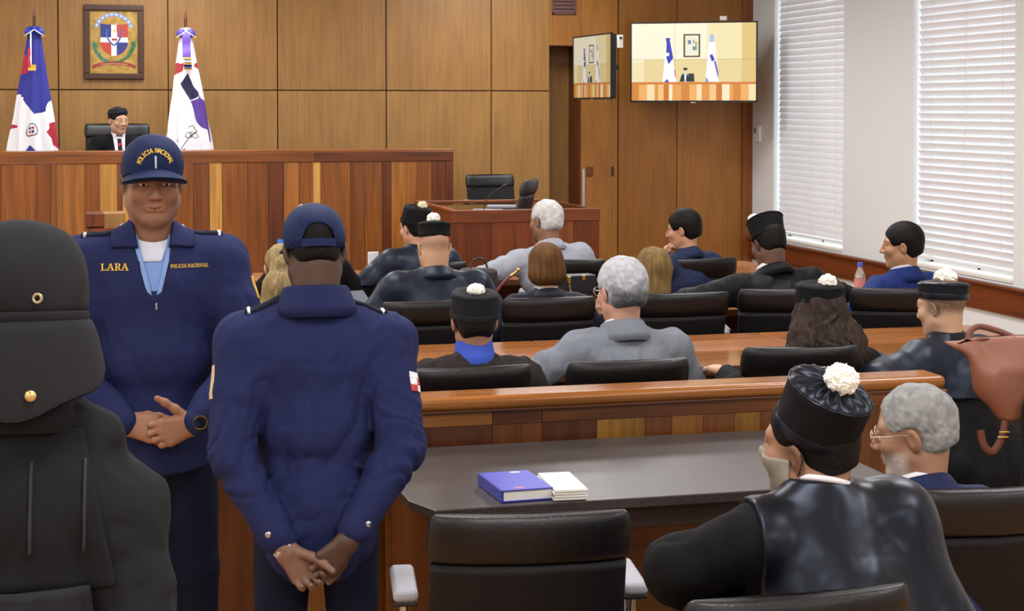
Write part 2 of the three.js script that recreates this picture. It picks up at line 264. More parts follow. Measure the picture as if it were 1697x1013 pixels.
// ------------------------------------------------------------------ office chairs
function rr(w, t, n, z0, bend, y, lean) {              // one ring of a rounded slab bent around the sitter
  const r = [];
  for (let i = 0; i < n; i++) {
    const a = i / n * Math.PI * 2, c = Math.cos(a), s = Math.sin(a), e = 0.32;
    const x = w * Math.sign(c) * Math.abs(c) ** e, q = t * Math.sign(s) * Math.abs(s) ** 0.6;
    r.push([x, y, z0 - q + bend * (x / 0.25) ** 2 + lean]);
  }
  return r;
}
function buildChair(name, label, grey) {
  const o = thing(name, label, 'chair');                // the sitter faces +z
  const L = grey ? M.leatherGrey : M.leather, B = grey ? M.leatherGrey : M.leatherBack;
  const rings = [], roll = [], N = 40;
  for (let j = 0; j <= 14; j++) { const v = j / 14, y = 0.47 + 0.355 * v, e = Math.min(1, Math.sin(Math.PI * Math.min(1, (v + 0.04) * 3.2) / 2)); rings.push(rr(0.235 * (0.9 + 0.1 * e), 0.026 * (0.55 + 0.45 * e), N, -0.235, 0.04, y, -0.09 * v)); }
  part('backrest', loft(rings), B, o);
  const prof = [[0.0, 0.5], [0.012, 0.78], [0.03, 0.95], [0.06, 1], [0.095, 0.92], [0.115, 0.75], [0.128, 0.5], [0.134, 0.2]];
  for (const [dy, k] of prof) { const y = 0.825 + dy * 0.92; roll.push(rr(0.243 - 0.022 * (1 - k), 0.037 * k, N, -0.235, 0.04, y, -0.09 * (y - 0.47) / 0.355)); }
  part('top_roll', loft(roll), L, o, 'rolled leather top edge of the backrest');
  const seat = []; for (const [y, k] of [[0.415, 0.82], [0.425, 0.95], [0.45, 1], [0.478, 0.98], [0.49, 0.9]]) { const r = []; for (let i = 0; i < 32; i++) { const a = -i / 32 * Math.PI * 2, c = Math.cos(a), s = Math.sin(a); r.push([0.25 * k * Math.sign(c) * Math.abs(c) ** 0.4, y, 0.02 + 0.245 * k * Math.sign(s) * Math.abs(s) ** 0.4]); } seat.push(r); }
  part('seat', loft(seat), L, o);
  for (const s of [-1, 1]) {
    const a = new THREE.Group(); a.name = 'armrest'; o.add(a);
    part('pad', new RoundedBoxGeometry(0.062, 0.032, 0.25, 3, 0.014).translate(s * 0.285, 0.705, -0.03), M.greyPlastic, a, 'light grey armrest pad');
    part('pad_edge', new RoundedBoxGeometry(0.058, 0.012, 0.24, 1, 0.004).translate(s * 0.285, 0.685, -0.03), M.blackPlastic, a);
    part('post', join([rod([s * 0.285, 0.68, -0.1], [s * 0.278, 0.43, -0.06], 0.011), rod([s * 0.285, 0.68, 0.04], [s * 0.278, 0.43, 0.0], 0.011), rod([s * 0.278, 0.43, -0.03], [s * 0.12, 0.405, -0.03], 0.012)]), M.chrome, a);
  }
  part('spine', rbox(0.07, 0.24, 0.02, 0.006, 0, 0.49, -0.275), M.blackPlastic, o);
  part('mechanism', rbox(0.2, 0.05, 0.3, 0.012, 0, 0.39, -0.06), M.blackPlastic, o);
  part('gas_stem', rod([0, 0.1, 0], [0, 0.37, 0], 0.026, 0.02), M.chrome, o);
  for (let k = 0; k < 5; k++) {
    const a = k / 5 * Math.PI * 2 + 0.3, c = Math.cos(a), s = Math.sin(a);
    part('base_leg', rod([0.02 * c, 0.12, 0.02 * s], [0.28 * c, 0.075, 0.28 * s], 0.024, 0.015, 8), M.blackPlastic, o);
    part('caster', rod([0.28 * c - 0.02 * s, 0.03, 0.28 * s + 0.02 * c], [0.28 * c + 0.02 * s, 0.03, 0.28 * s - 0.02 * c], 0.03, 0.03, 14), M.blackPlastic, o);
  }
  return o;
}
const PI = Math.PI;
const chairA = buildChair('office_chair', 'empty black leather office chair with grey armrests at the dark table');
chairA.position.set(1.095, 0, -4.12); chairA.rotation.y = PI - 0.15;
const chairSpots = [
  [1.38, -3.36, 0.02, 'office chair under the lawyer with the shiny pleated cap'],
  [2.27, -4.08, -0.1, 'black leather office chair at the bottom right, behind the bespectacled man'],
  [1.42, -6.33, 0.0, 'black office chair with a brown black robe against it, left behind the rail'],
  [2.04, -6.33, 0.0, 'black office chair holding the man in the mid grey suit'],
  [2.86, -6.50, -0.12, 'black office chair holding the woman with the big dark hair'],
  [4.05, -6.65, 0.5, 'dark grey office chair behind the young man beside the brown bag'],
  [1.72, -8.42, 0.0, 'black office chair in front of the bald lawyer in a blue black gown'],
  [2.33, -8.42, 0.0, 'black office chair holding the short haired brown haired woman'],
  [3.06, -8.44, 0.0, 'black office chair holding the blonde woman'],
  [3.70, -8.46, -0.25, 'black office chair behind the lawyer with the tall flared cap'],
  [4.32, -8.34, -0.35, 'black office chair holding the young man in the bright blue suit'],
  [1.02, -8.25, 0.0, 'black office chair holding the woman half hidden by the officer'],
  [2.14, -10.42, 0.0, 'far black office chair of the lawyer with the ivory pompom'],
  [3.12, -10.42, -0.3, 'far black office chair behind the man in the pale grey suit'],
  [3.86, -10.28, 0.0, 'far black office chair of the man resting his face on his hand'],
];
for (const [x, z, t, l] of chairSpots) copyOf(chairA, [x, 0, z], PI + t, l, 'office chairs in rows');
{
  const g = buildChair('office_chair', 'dark grey leather chair turned sideways inside the witness stand', true); g.position.set(3.36, 0.36, -13.4); g.rotation.y = -PI / 2 - 0.45;
  const h = copyOf(chairA, [3.95, 0.30, -15.45], 0.1, 'black chair backrest beyond the witness stand against the wood wall');
  h.rotation.y = 0.05;
  copyOf(chairA, [0.45, 0.75, -15.55], 0, 'black leather high chair of the seated judge').scale.set(1.2, 1.05, 1.1);
}
{
  // pedestals that carry the raised chairs
  const p = thing('platform', 'low wooden platform under the witness chair', 'platform', [3.46, 0, -13.42]); part('deck', rbox(1.1, 0.36, 1.2, 0.01, 0, 0.18, 0, 'x'), M.redwood[1], p); part('nosing', rbox(1.12, 0.03, 0.03, 0.006, 0, 0.34, 0.6, 'x'), M.redwood[2], p);
  const q = thing('platform', 'wooden step under the far black chair beside the bench', 'platform', [3.75, 0, -15.4]); part('deck', rbox(0.85, 0.30, 1.3, 0.01, 0.2, 0.15, 0, 'x'), M.redwood[1], q); part('nosing', rbox(0.87, 0.03, 0.03, 0.006, 0.2, 0.28, 0.65, 'x'), M.redwood[2], q);
  const r = thing('platform', 'raised step under the judge chair', 'platform', [0.45, 0.42, -15.6]); part('deck', rbox(0.86, 0.33, 1.1, 0.01, 0, 0.165, 0, 'x'), M.redwood[1], r); part('nosing', rbox(0.88, 0.03, 0.03, 0.006, 0, 0.315, 0.55, 'x'), M.redwood[2], r);
}
// ------------------------------------------------------------------ tables
function longTable(name, label, x0, x1, z0, z1, h) {   // z0 is the near edge
  const t = thing(name, label, 'table', [(x0 + x1) / 2, 0, (z0 + z1) / 2]); const w = x1 - x0, d = Math.abs(z1 - z0);
  const n = Math.max(1, Math.round(w / 1.25));
  for (let i = 0; i < n; i++) part('top_board', rbox(w / n - 0.003, 0.035, d * 0.52, 0.006, -w / 2 + (i + 0.5) * w / n, h - 0.018, -d * 0.235, 'x'), M.table, t);
  for (let i = 0; i < n; i++) part('front_board', rbox(w / n - 0.003, 0.035, d * 0.47, 0.006, -w / 2 + (i + 0.5) * w / n, h - 0.022, d * 0.262, 'x'), M.rail, t);
  part('modesty_panel', box(w - 0.1, h - 0.06, 0.025, 0, (h - 0.06) / 2 + 0.0, -d * 0.42, 'x'), M.railFront[0], t);
  for (const s of [-1, 1]) part('end_panel', box(0.03, h - 0.04, d * 0.86, s * (w / 2 - 0.06), (h - 0.04) / 2, 0, 'y'), M.railFront[1], t);
  part('edge_strip', rbox(w, 0.045, 0.02, 0.005, 0, h - 0.026, d / 2, 'x'), M.railFront[0], t);
  return t;
}
longTable('counsel_table', 'orange brown counsel table right behind the front rail', 1.0, 4.6, -7.02, -7.98, 0.75);
longTable('counsel_table', 'counsel table between the second and third rows of chairs', 0.75, 5.1, -9.05, -9.72, 0.74);
longTable('counsel_table', 'farthest counsel table in front of the witness stand', 0.6, 4.9, -10.92, -11.75, 0.75);
// front rail (barrier) of veneered panels
{
  const r = thing('barrier_rail', 'polished wooden barrier with a thick orange top rail', 'barrier', [0, 0, -5.66]);
  const x0 = -1.6, x1 = 3.16;
  part('top_rail', rbox(x1 - x0, 0.05, 0.17, 0.022, (x0 + x1) / 2, 0.875, -0.06, 'x', 3), M.rail, r);
  part('upper_band', rbox(x1 - x0 - 0.02, 0.01, 0.05, 0.003, (x0 + x1) / 2, 0.849, 0.0, 'x'), M.railFront[2], r);
  const rand = rng(5), xs = [x0]; while (xs[xs.length - 1] < 1.15) xs.push(xs[xs.length - 1] + 0.17 + 0.16 * rand()); xs.pop();
  xs.push(1.14, 1.42, 1.60, 1.80, 1.98, 2.08, 2.2, 2.32, 2.42, 2.62, 2.72, 2.92, x1);
  for (let i = 0; i + 1 < xs.length; i++) {
    const w = xs[i + 1] - xs[i] - 0.002, c = (xs[i] + xs[i + 1]) / 2; const near = xs[i] > 1.1;
    const up = near ? [1, 2, 0, 0, 2, 0, 0, 1, 2, 0, 1, 0][i - xs.indexOf(1.14)] : [4, 1, 0][i % 3];
    const lo = near ? [2, 0, 2, 3, 0, 4, 1, 3, 0, 2, 0, 1][i - xs.indexOf(1.14)] : [4, 1, 0][i % 3];
    part('front_panel', box(w, 0.792, 0.02, c, 0.4, -0.002, 'y', i * 0.23, i * 0.13), M.railFront[lo ?? 0], r);
  }
  const us = [x0, -1.0, -0.45, 0.1, 0.62, 1.14, 1.42, 1.60, 2.62, 2.80, x1], ut = [1, 0, 4, 1, 0, 4, 2, 0, 2, 1]; for (let i = 0; i < ut.length; i++) part('upper_panel', box(us[i + 1] - us[i] - 0.002, 0.046, 0.02, (us[i] + us[i + 1]) / 2, 0.821, 0.0, 'x', i * 0.2, i * 0.11), M.railFront[ut[i]], r);
  part('core', box(x1 - x0 - 0.02, 0.84, 0.03, (x0 + x1) / 2, 0.425, -0.03), M.groove, r);
  part('back_board', box(x1 - x0 - 0.02, 0.84, 0.015, (x0 + x1) / 2, 0.425, -0.055, 'x'), M.railFront[1], r);
  part('end_post', rbox(0.06, 0.85, 0.13, 0.008, x1 - 0.03, 0.425, -0.03), M.railFront[1], r);
}
// dark table in the foreground, with clipped corner
{
  const t = thing('dark_table', 'dark grey brown laminate table with a blue book on it', 'table', [1.73, 0, -5.16]);
  const s = new THREE.Shape(); const W2 = 0.76, D2 = 0.44; s.moveTo(-W2 + 0.05, -D2); s.lineTo(W2, -D2); s.lineTo(W2, D2); s.lineTo(-W2, D2); s.lineTo(-W2, -D2 + 0.14); s.closePath();
  const g = uvBox(new THREE.ExtrudeGeometry(s, { depth: 0.024, bevelEnabled: true, bevelSize: 0.003, bevelThickness: 0.003, bevelSegments: 1 }).rotateX(-PI / 2).translate(0, 0.713, 0), 'x');
  part('table_top', g, M.darkTop, t);
  for (const k of [-1, 1]) part('apron', box(1.44, 0.07, 0.02, 0, 0.675, k * 0.38, 'x'), M.darkEdge, t);
  part('modesty_panel', box(1.44, 0.6, 0.02, 0, 0.36, -0.3, 'x'), M.railFront[4], t);
  for (const k of [-1, 1]) part('end_panel', box(0.03, 0.7, 0.72, k * 0.69, 0.355, 0, 'y'), M.railFront[0], t);
}
// blue book with white papers
{
  const b = thing('book', 'thick blue bound book lying on the dark table', 'book', [1.296, 0.741, -4.88], 0.04);
  part('cover', join([new RoundedBoxGeometry(0.16, 0.004, 0.25, 1, 0.0015).translate(0, 0.034, 0), new RoundedBoxGeometry(0.16, 0.004, 0.25, 1, 0.0015).translate(0, 0.002, 0), new RoundedBoxGeometry(0.006, 0.036, 0.25, 1, 0.0015).translate(-0.078, 0.018, 0)]), std('#3a3fb0', 0.4), b);
  part('pages', box(0.148, 0.028, 0.24, 0.003, 0.018, 0), std('#e9e7e0', 0.8), b);
  part('cover_crest', new THREE.CylinderGeometry(0.014, 0.014, 0.001, 16).scale(1.3, 1, 0.8).translate(0.03, 0.0367, -0.1), std('#b9bbe6', 0.5), b, 'pale crest on the cover');
  part('cover_label', box(0.03, 0.001, 0.014, -0.02, 0.0366, 0.105), std('#d07a8a', 0.5), b, 'small red print on the cover');
  const p = thing('paper_stack', 'white paper bundle tucked beside the blue book', 'papers', [1.432, 0.741, -4.85], -0.06);
  for (let k = 0; k < 4; k++) part('sheet_bundle', rbox(0.1, 0.008, 0.24, 0.002, 0.003 * (k % 2), 0.0045 + k * 0.0085, 0.002 * k), std(k % 2 ? '#f1efe8' : '#e6e4dc', 0.8), p);
}
// ------------------------------------------------------------------ wall pictures, screens, flags
function armsPainting(c, w, h) {
  c.fillStyle = '#b08a3a'; c.fillRect(0, 0, w, h); c.translate(w / 2, h / 2); c.scale(1.12, 1.12); c.translate(-w / 2, -h / 2);
  const r = rng(9); for (let i = 0; i < 900; i++) { c.fillStyle = r() < 0.5 ? 'rgba(200,165,80,0.16)' : 'rgba(120,85,30,0.14)'; c.beginPath(); c.arc(r() * w, r() * h, 6 + 22 * r(), 0, 7); c.fill(); }
  const X = x => x * w, Y = y => y * h;
  c.lineWidth = w * 0.07; c.strokeStyle = '#7f93c4'; c.beginPath(); c.ellipse(X(0.5), Y(0.36), w * 0.34, h * 0.25, 0, PI * 1.08, PI * 1.92); c.stroke();
  c.lineWidth = w * 0.03; c.strokeStyle = '#c8cfdd'; c.setLineDash([w * 0.05, w * 0.04]); c.beginPath(); c.ellipse(X(0.5), Y(0.36), w * 0.34, h * 0.25, 0, PI * 1.1, PI * 1.9); c.stroke(); c.setLineDash([]);
  for (let i = 0; i < 60; i++) { const t = i / 60, a = PI * (0.98 - 0.5 * t); c.fillStyle = i % 3 ? '#2f6a58' : '#4a8a78'; c.beginPath(); c.ellipse(X(0.5) + Math.cos(a) * w * (0.36 + 0.05 * (r() - 0.5)), Y(0.5) + Math.sin(a) * h * 0.3, w * 0.035, h * 0.016, r() * 3, 0, 7); c.fill();
    const b = PI * (0.02 + 0.5 * t); c.fillStyle = i % 3 ? '#2a5a3a' : '#3d7547'; c.beginPath(); c.ellipse(X(0.5) + Math.cos(b) * w * (0.36 + 0.06 * (r() - 0.5)), Y(0.48) + Math.sin(b) * h * 0.31, w * 0.045, h * 0.014, -0.9 + r() * 0.6, 0, 7); c.fill(); }
  c.save(); c.beginPath(); c.moveTo(X(0.25), Y(0.24)); c.quadraticCurveTo(X(0.5), Y(0.27), X(0.76), Y(0.24)); c.lineTo(X(0.76), Y(0.5)); c.quadraticCurveTo(X(0.74), Y(0.66), X(0.5), Y(0.7)); c.quadraticCurveTo(X(0.27), Y(0.66), X(0.25), Y(0.5)); c.closePath(); c.clip();
  c.fillStyle = '#27307a'; c.fillRect(0, 0, X(0.5), Y(0.47)); c.fillRect(X(0.5), Y(0.47), w, h); c.fillStyle = '#b2402f'; c.fillRect(X(0.5), 0, w, Y(0.47)); c.fillRect(0, Y(0.47), X(0.5), h);
  c.fillStyle = '#e8e6e2'; c.fillRect(X(0.45), 0, w * 0.1, h); c.fillRect(0, Y(0.435), w, h * 0.07); c.restore();
  c.strokeStyle = '#3f58a8'; c.lineWidth = w * 0.03; for (const s of [-1, 1]) { c.beginPath(); c.moveTo(X(0.5), Y(0.55)); c.quadraticCurveTo(X(0.5 + 0.17 * s), Y(0.45), X(0.5 + 0.12 * s), Y(0.32)); c.stroke(); }
  c.fillStyle = '#f2f0ea'; c.fillRect(X(0.45), Y(0.36), w * 0.11, h * 0.09); c.fillStyle = '#9c3a2e'; c.fillRect(X(0.46), Y(0.45), w * 0.1, h * 0.03); c.fillStyle = '#d7b24c'; c.fillRect(X(0.49), Y(0.32), w * 0.03, h * 0.04); 
  c.strokeStyle = '#8f2f28'; c.lineWidth = w * 0.06; c.beginPath(); c.moveTo(X(0.1), Y(0.86)); c.quadraticCurveTo(X(0.3), Y(0.78), X(0.5), Y(0.81)); c.quadraticCurveTo(X(0.7), Y(0.78), X(0.9), Y(0.86)); c.stroke();
  c.strokeStyle = '#c2a15c'; c.lineWidth = w * 0.012; c.beginPath(); c.moveTo(X(0.25), Y(0.815)); c.quadraticCurveTo(X(0.5), Y(0.8), X(0.75), Y(0.815)); c.stroke();
}
{
  const f = thing('framed_emblem', 'dark framed painting of a national shield on the wood wall', 'painting', [0.441, 2.51, ZB]);
  const W = 0.55, H = 0.70, b = 0.055, fm = plank('#4a2a18', 0.4);
  part('frame_rail', rbox(W, b, 0.035, 0.008, 0, H / 2 - b / 2, 0.02, 'x', 2), fm, f); part('frame_rail', rbox(W, b, 0.035, 0.008, 0, -H / 2 + b / 2, 0.02, 'x', 2), fm, f);
  part('frame_stile', rbox(b, H - 2 * b, 0.034, 0.008, W / 2 - b / 2, 0, 0.02, 'y', 2), fm, f); part('frame_stile', rbox(b, H - 2 * b, 0.034, 0.008, -W / 2 + b / 2, 0, 0.02, 'y', 2), fm, f);
  part('canvas', new THREE.PlaneGeometry(W - 2 * b + 0.004, H - 2 * b + 0.004).translate(0, 0, 0.012), std('#ffffff', 0.5, { map: canvasTex(384, 512, armsPainting) }), f, 'painted shield with quarters of blue, red and white');
  part('backing', box(W - 0.02, H - 0.02, 0.008, 0, 0, 0.005), M.groove, f);
}
function flagArt(kind) {
  return canvasTex(1024, 1024, (c, w, h) => {            // x runs once around the drape, the middle faces the room; y from the top
    const P = (X, t) => [w * (0.5 + Math.asin(Math.max(-1, Math.min(1, X))) / (2 * PI)), h * t];
    const poly = (col, pts) => { c.fillStyle = col; c.beginPath(); pts.forEach((p, i) => i ? c.lineTo(...P(...p)) : c.moveTo(...P(...p))); c.closePath(); c.fill(); };
    c.fillStyle = '#ecebef'; c.fillRect(0, 0, w, h);
    if (kind === 0) {
      c.fillStyle = '#2a2f94'; c.fillRect(0, 0, w, h * 0.56);
      poly('#2a2f94', [[-1, 0.5], [1, 0.5], [1, 0.58], [0.05, 0.71], [-0.6, 0.575], [-1, 0.56]]); poly('#ecebef', [[-1, 0.55], [-0.62, 0.55], [-0.62, 0.6], [-1, 0.62]]);
      poly('#b0243c', [[-1, 0.22], [-0.62, 0.24], [-0.5, 0.36], [-1, 0.4]]);
      poly('#b3263e', [[1, 0.76], [0.58, 0.815], [0.95, 0.97], [1, 1]]); poly('#b3263e', [[-1, 0.79], [-0.8, 0.8], [-1, 0.86]]); poly('#2a2f94', [[-0.45, 1], [-0.15, 0.955], [0.1, 1]]);
      const [x, y] = P(-0.08, 0.835); c.lineWidth = 9; c.strokeStyle = '#42664a'; c.beginPath(); c.ellipse(x, y, 46, 50, 0, 0.3, PI * 1.4); c.stroke(); c.strokeStyle = '#394a6e'; c.beginPath(); c.ellipse(x, y, 46, 50, 0, PI * 1.4, 2 * PI + 0.2); c.stroke();
      c.fillStyle = '#2c3470'; c.fillRect(x - 22, y - 26, 20, 22); c.fillStyle = '#b03a40'; c.fillRect(x + 2, y - 26, 20, 22); c.fillRect(x - 22, y + 4, 20, 24); c.fillStyle = '#2c3470'; c.fillRect(x + 2, y + 4, 20, 24); c.fillStyle = '#b03a40'; c.fillRect(x - 32, y + 40, 60, 9);
    } else {
      c.fillStyle = '#ecebef'; c.fillRect(0, 0, w, h); poly('#a8323c', [[-1, 0.29], [-0.3, 0.28], [-0.4, 0.34], [-1, 0.4]]); poly('#a8323c', [[0.6, 0.3], [1, 0.28], [1, 0.35]]);
      poly('#1a1c48', [[-0.55, 0.44], [0.05, 0.375], [0.75, 0.53], [0.12, 0.595]]); poly('#5b3a98', [[0.14, 0.6], [0.78, 0.54], [1, 0.62], [1, 0.93], [0.5, 0.75]]);
      c.strokeStyle = '#2d2d33'; c.lineWidth = 7; c.lineCap = 'round'; const L = (a, b) => { c.beginPath(); c.moveTo(...P(...a)); c.lineTo(...P(...b)); c.stroke(); };
      L([-0.35, 0.975], [0.42, 0.82]); L([0.22, 0.815], [0.5, 0.865]); c.lineWidth = 5; for (const q of [[-0.02, 0.885], [0.2, 0.875]]) { c.beginPath(); c.ellipse(...P(...q), 26, 22, 0, 0, 7); c.stroke(); } L([0.0, 0.82], [0.2, 0.8]); L([0.2, 0.8], [0.3, 0.83]); c.lineWidth = 8; L([-0.6, 0.87], [-0.48, 0.9]); L([-0.4, 0.985], [-0.2, 0.99]);
    }
  });
}
function makeFlag(x, kind, label) {
  const f = thing('flag', label, 'flag', [x, 0.42, -15.78], 0);
  part('pole', rod([0, 0.04, 0], [0, 2.3, 0], 0.014), plank('#5b2a16'), f); part('finial', new THREE.ConeGeometry(0.018, 0.09, 14).translate(0, 2.33, 0), plank('#5b2a16'), f);
  part('stand', new THREE.LatheGeometry([[0, 0], [0.14, 0], [0.14, 0.02], [0.05, 0.05], [0.022, 0.06], [0.02, 0.1], [0, 0.1]].map(p => new THREE.Vector2(...p)), 24), M.gold, f);
  const rows = 60, cols = 144, pos = [], uv = [], idx = [];
  for (let j = 0; j <= rows; j++) for (let i = 0; i <= cols; i++) {
    const t = j / rows * 1.25, a = (i / cols - 0.5) * 2 * PI, y = 2.2 - 1.13 * t;
    let R = 0.045 + 0.165 * t ** 1.05; R *= 1 + (0.05 + 0.07 * t) * Math.sin(a * 9 + 2 * Math.sin(t * 3 + kind)) + 0.03 * Math.sin(a * 17 + 5 * t);
    pos.push(R * Math.sin(a) + (kind ? 0.02 : -0.02) * t, y + 0.025 * Math.cos(a * 5) * t, R * 0.62 * Math.cos(a) + 0.02); uv.push(i / cols, Math.max(0.002, 1 - t));
  }
  for (let j = 0; j < rows; j++) for (let i = 0; i < cols; i++) { const a = j * (cols + 1) + i, b = a + 1, c = a + cols + 1, d = c + 1; idx.push(a, c, b, b, c, d); }
  const g = new THREE.BufferGeometry(); g.setAttribute('position', new THREE.Float32BufferAttribute(pos, 3)); g.setAttribute('uv', new THREE.Float32BufferAttribute(uv, 2)); g.setIndex(idx); g.computeVertexNormals();
  part('flag_cloth', g, new THREE.MeshStandardMaterial({ map: flagArt(kind), roughness: 0.7, side: THREE.DoubleSide }), f);
  const blue = std(kind ? '#4b3c9c' : '#2b3cae', 0.45), white = std('#e8e8ee', 0.6), gold = std('#c39a3a', 0.5);
  for (const s of [-1, 1]) { part('bow_loop', new THREE.SphereGeometry(0.05, 18, 12).scale(0.9, 0.75, 0.55).rotateZ(s * -0.5).translate(s * 0.042, 2.155, 0.05), blue, f); part('bow_fringe', rbox(0.035, 0.012, 0.03, 0.003, s * 0.075, 2.112, 0.055), gold, f); part('bow_edge', tube([[0, 2.17, 0.085], [s * 0.035, 2.145, 0.088], [s * 0.075, 2.12, 0.07]], 0.006, 12, 6), white, f); }
  part('knot', new THREE.SphereGeometry(0.02, 14, 10).translate(0, 2.185, 0.075), kind ? white : blue, f);
  const rib = (cx, w, y0, y1, col, z0) => { const rings = []; for (let j = 0; j <= 10; j++) { const t = j / 10, y = y0 + (y1 - y0) * t, z = z0 + 0.05 * t + 0.006 * Math.sin(t * 9); rings.push([[cx - w, y, z - 0.002], [cx + w, y, z - 0.002], [cx + w, y, z + 0.002], [cx - w, y, z + 0.002]]); } return part('ribbon', loft(rings), col, f); };
  if (kind) { rib(0.0, 0.036, 2.16, 1.93, std('#5e3ea6', 0.5), 0.085); rib(0.004, 0.036, 1.93, 1.915, gold, 0.137); rib(0.006, 0.034, 1.915, 1.885, white, 0.138); rib(0.006, 0.036, 1.885, 1.865, gold, 0.14); rib(0.008, 0.036, 1.865, 1.835, std('#26307f', 0.5), 0.142); rib(0.008, 0.036, 1.835, 1.815, gold, 0.143); }
  else { rib(-0.03, 0.007, 2.15, 1.85, white, 0.07); rib(-0.045, 0.012, 2.0, 1.83, std('#b0243c', 0.5), 0.09); rib(-0.02, 0.034, 1.855, 1.80, gold, 0.122); }
}
makeFlag(-0.27, 0, 'blue, white and red flag on a pole left of the judge'); makeFlag(1.065, 1, 'white flag with purple and navy bands right of the judge');
// ------------------------------------------------------------------ televisions
const tvTex = canvasTex(1024, 600, (c, w, h) => {
  c.fillStyle = '#f5e6b4'; c.fillRect(0, 0, w, h); c.fillStyle = '#fff6da'; c.fillRect(0, 0, w * 0.62, h * 0.5); c.fillStyle = '#ecd79c'; c.fillRect(w * 0.1, h * 0.47, w, h * 0.3); c.fillStyle = '#e3c67e'; c.fillRect(w * 0.89, 0, w, h * 0.77);
  c.fillStyle = '#b59a62'; c.fillRect(0, h * 0.465, w, 3); for (const x of [0.35, 0.61, 0.89]) c.fillRect(w * x, 0, 2, h * 0.76);
  c.fillStyle = '#6a5230'; c.fillRect(w * 0.42, h * 0.14, w * 0.135, h * 0.30); c.fillStyle = '#f2efd8'; c.fillRect(w * 0.434, h * 0.16, w * 0.107, h * 0.26); c.fillStyle = '#6f86b8'; c.fillRect(w * 0.455, h * 0.22, w * 0.026, h * 0.05); c.fillRect(w * 0.495, h * 0.3, w * 0.02, h * 0.05); c.fillStyle = '#8fb07c'; c.fillRect(w * 0.515, h * 0.24, w * 0.014, h * 0.11); c.fillStyle = '#c9a888'; c.fillRect(w * 0.495, h * 0.21, w * 0.016, h * 0.05);
  const tri = (col, p) => { c.fillStyle = col; c.beginPath(); p.forEach((q, i) => i ? c.lineTo(q[0] * w, q[1] * h) : c.moveTo(q[0] * w, q[1] * h)); c.closePath(); c.fill(); };
  tri('#fbfbff', [[0.285, 0.22], [0.31, 0.22], [0.365, 0.76], [0.25, 0.76]]); tri('#3c3fb6', [[0.285, 0.22], [0.31, 0.22], [0.338, 0.45], [0.3, 0.53], [0.28, 0.43]]); tri('#3c3fb6', [[0.275, 0.19], [0.315, 0.19], [0.305, 0.24], [0.282, 0.24]]); tri('#d8848a', [[0.345, 0.6], [0.355, 0.6], [0.365, 0.72], [0.35, 0.68]]); tri('#fbfbff', [[0.276, 0.38], [0.305, 0.38], [0.305, 0.42], [0.276, 0.43]]); tri('#4348b8', [[0.265, 0.76], [0.29, 0.72], [0.305, 0.76]]);
  tri('#fbfbff', [[0.63, 0.17], [0.67, 0.17], [0.705, 0.76], [0.595, 0.76]]); tri('#b5c3e4', [[0.632, 0.15], [0.665, 0.15], [0.67, 0.24], [0.628, 0.25]]); tri('#3f3fae', [[0.63, 0.42], [0.65, 0.4], [0.672, 0.47], [0.65, 0.5]]); tri('#6f6cc8', [[0.665, 0.5], [0.678, 0.48], [0.702, 0.64], [0.7, 0.72]]); tri('#8795cf', [[0.6, 0.7], [0.615, 0.72], [0.625, 0.76], [0.598, 0.76]]);
  tri('#2c3440', [[0.46, 0.65], [0.505, 0.65], [0.51, 0.755], [0.46, 0.755]]); tri('#242a33', [[0.39, 0.755], [0.405, 0.67], [0.43, 0.64], [0.455, 0.66], [0.47, 0.755]]); tri('#d9ecf4', [[0.425, 0.645], [0.447, 0.645], [0.442, 0.755], [0.43, 0.755]]); c.fillStyle = '#f0d8bc'; c.beginPath(); c.ellipse(w * 0.436, h * 0.615, w * 0.017, h * 0.035, 0, 0, 7); c.fill(); c.fillStyle = '#3b3630'; c.beginPath(); c.ellipse(w * 0.436, h * 0.592, w * 0.018, h * 0.018, 0, 0, 7); c.fill();
  const bc = ['#d98a3e', '#f3b266', '#fbe2b0', '#e59a4c', '#f7c784', '#d07a32', '#fdebc4', '#eba45a']; c.fillStyle = '#d98238'; c.fillRect(0, h * 0.76, w, h); const r = rng(31); let x = 0, k = 0; while (x < w) { const s = (0.025 + 0.05 * r()) * w; c.fillStyle = bc[k++ % 8]; c.fillRect(x, h * 0.79, s, h); x += s; }
});
function makeTV(label, cx, y, cz, W, H, ang, glow) {
  const t = thing('television', label, 'television', [cx, y, cz], ang);
  part('back_shell', new RoundedBoxGeometry(W - 0.02, H - 0.02, 0.045, 2, 0.012).translate(0, 0, -0.03), M.blackPlastic, t);
  part('bezel', join([box(W, 0.014, 0.02, 0, H / 2 - 0.007, 0), box(W, 0.02, 0.02, 0, -H / 2 + 0.01, 0), box(0.014, H, 0.02, W / 2 - 0.007, 0, 0), box(0.014, H, 0.02, -W / 2 + 0.007, 0, 0)]), M.blackPlastic, t);
  part('screen', new THREE.PlaneGeometry(W - 0.026, H - 0.032).translate(0, 0.003, 0.004), new THREE.MeshStandardMaterial({ color: 0x050505, roughness: 0.4, emissive: 0xffffff, emissiveMap: tvTex, emissiveIntensity: glow }), t, 'lit screen showing the judge between two flags');
  part('logo_bump', rbox(0.05, 0.012, 0.01, 0.003, 0, -H / 2 - 0.002, 0.008), M.chrome, t);
  const l = new THREE.RectAreaLight(S('#fff0d0'), 0.35 * glow, W - 0.03, H - 0.03); l.position.z = 0.02; l.rotation.y = PI; l.name = 'screen_light'; t.add(l);
  return t;
}
const tvA = makeTV('large bright wall television in the corner near the window', 6.06, 2.345, -15.875, 1.28, 0.805, -Math.atan2(0.65, 1.09), 1.0);
part('wall_bracket', join([rbox(0.3, 0.25, 0.02, 0.004, 0, 0, -0.06), rod([0.0, 0, -0.06], [-0.27, 0, -0.435], 0.025)]), M.blackPlastic, tvA);
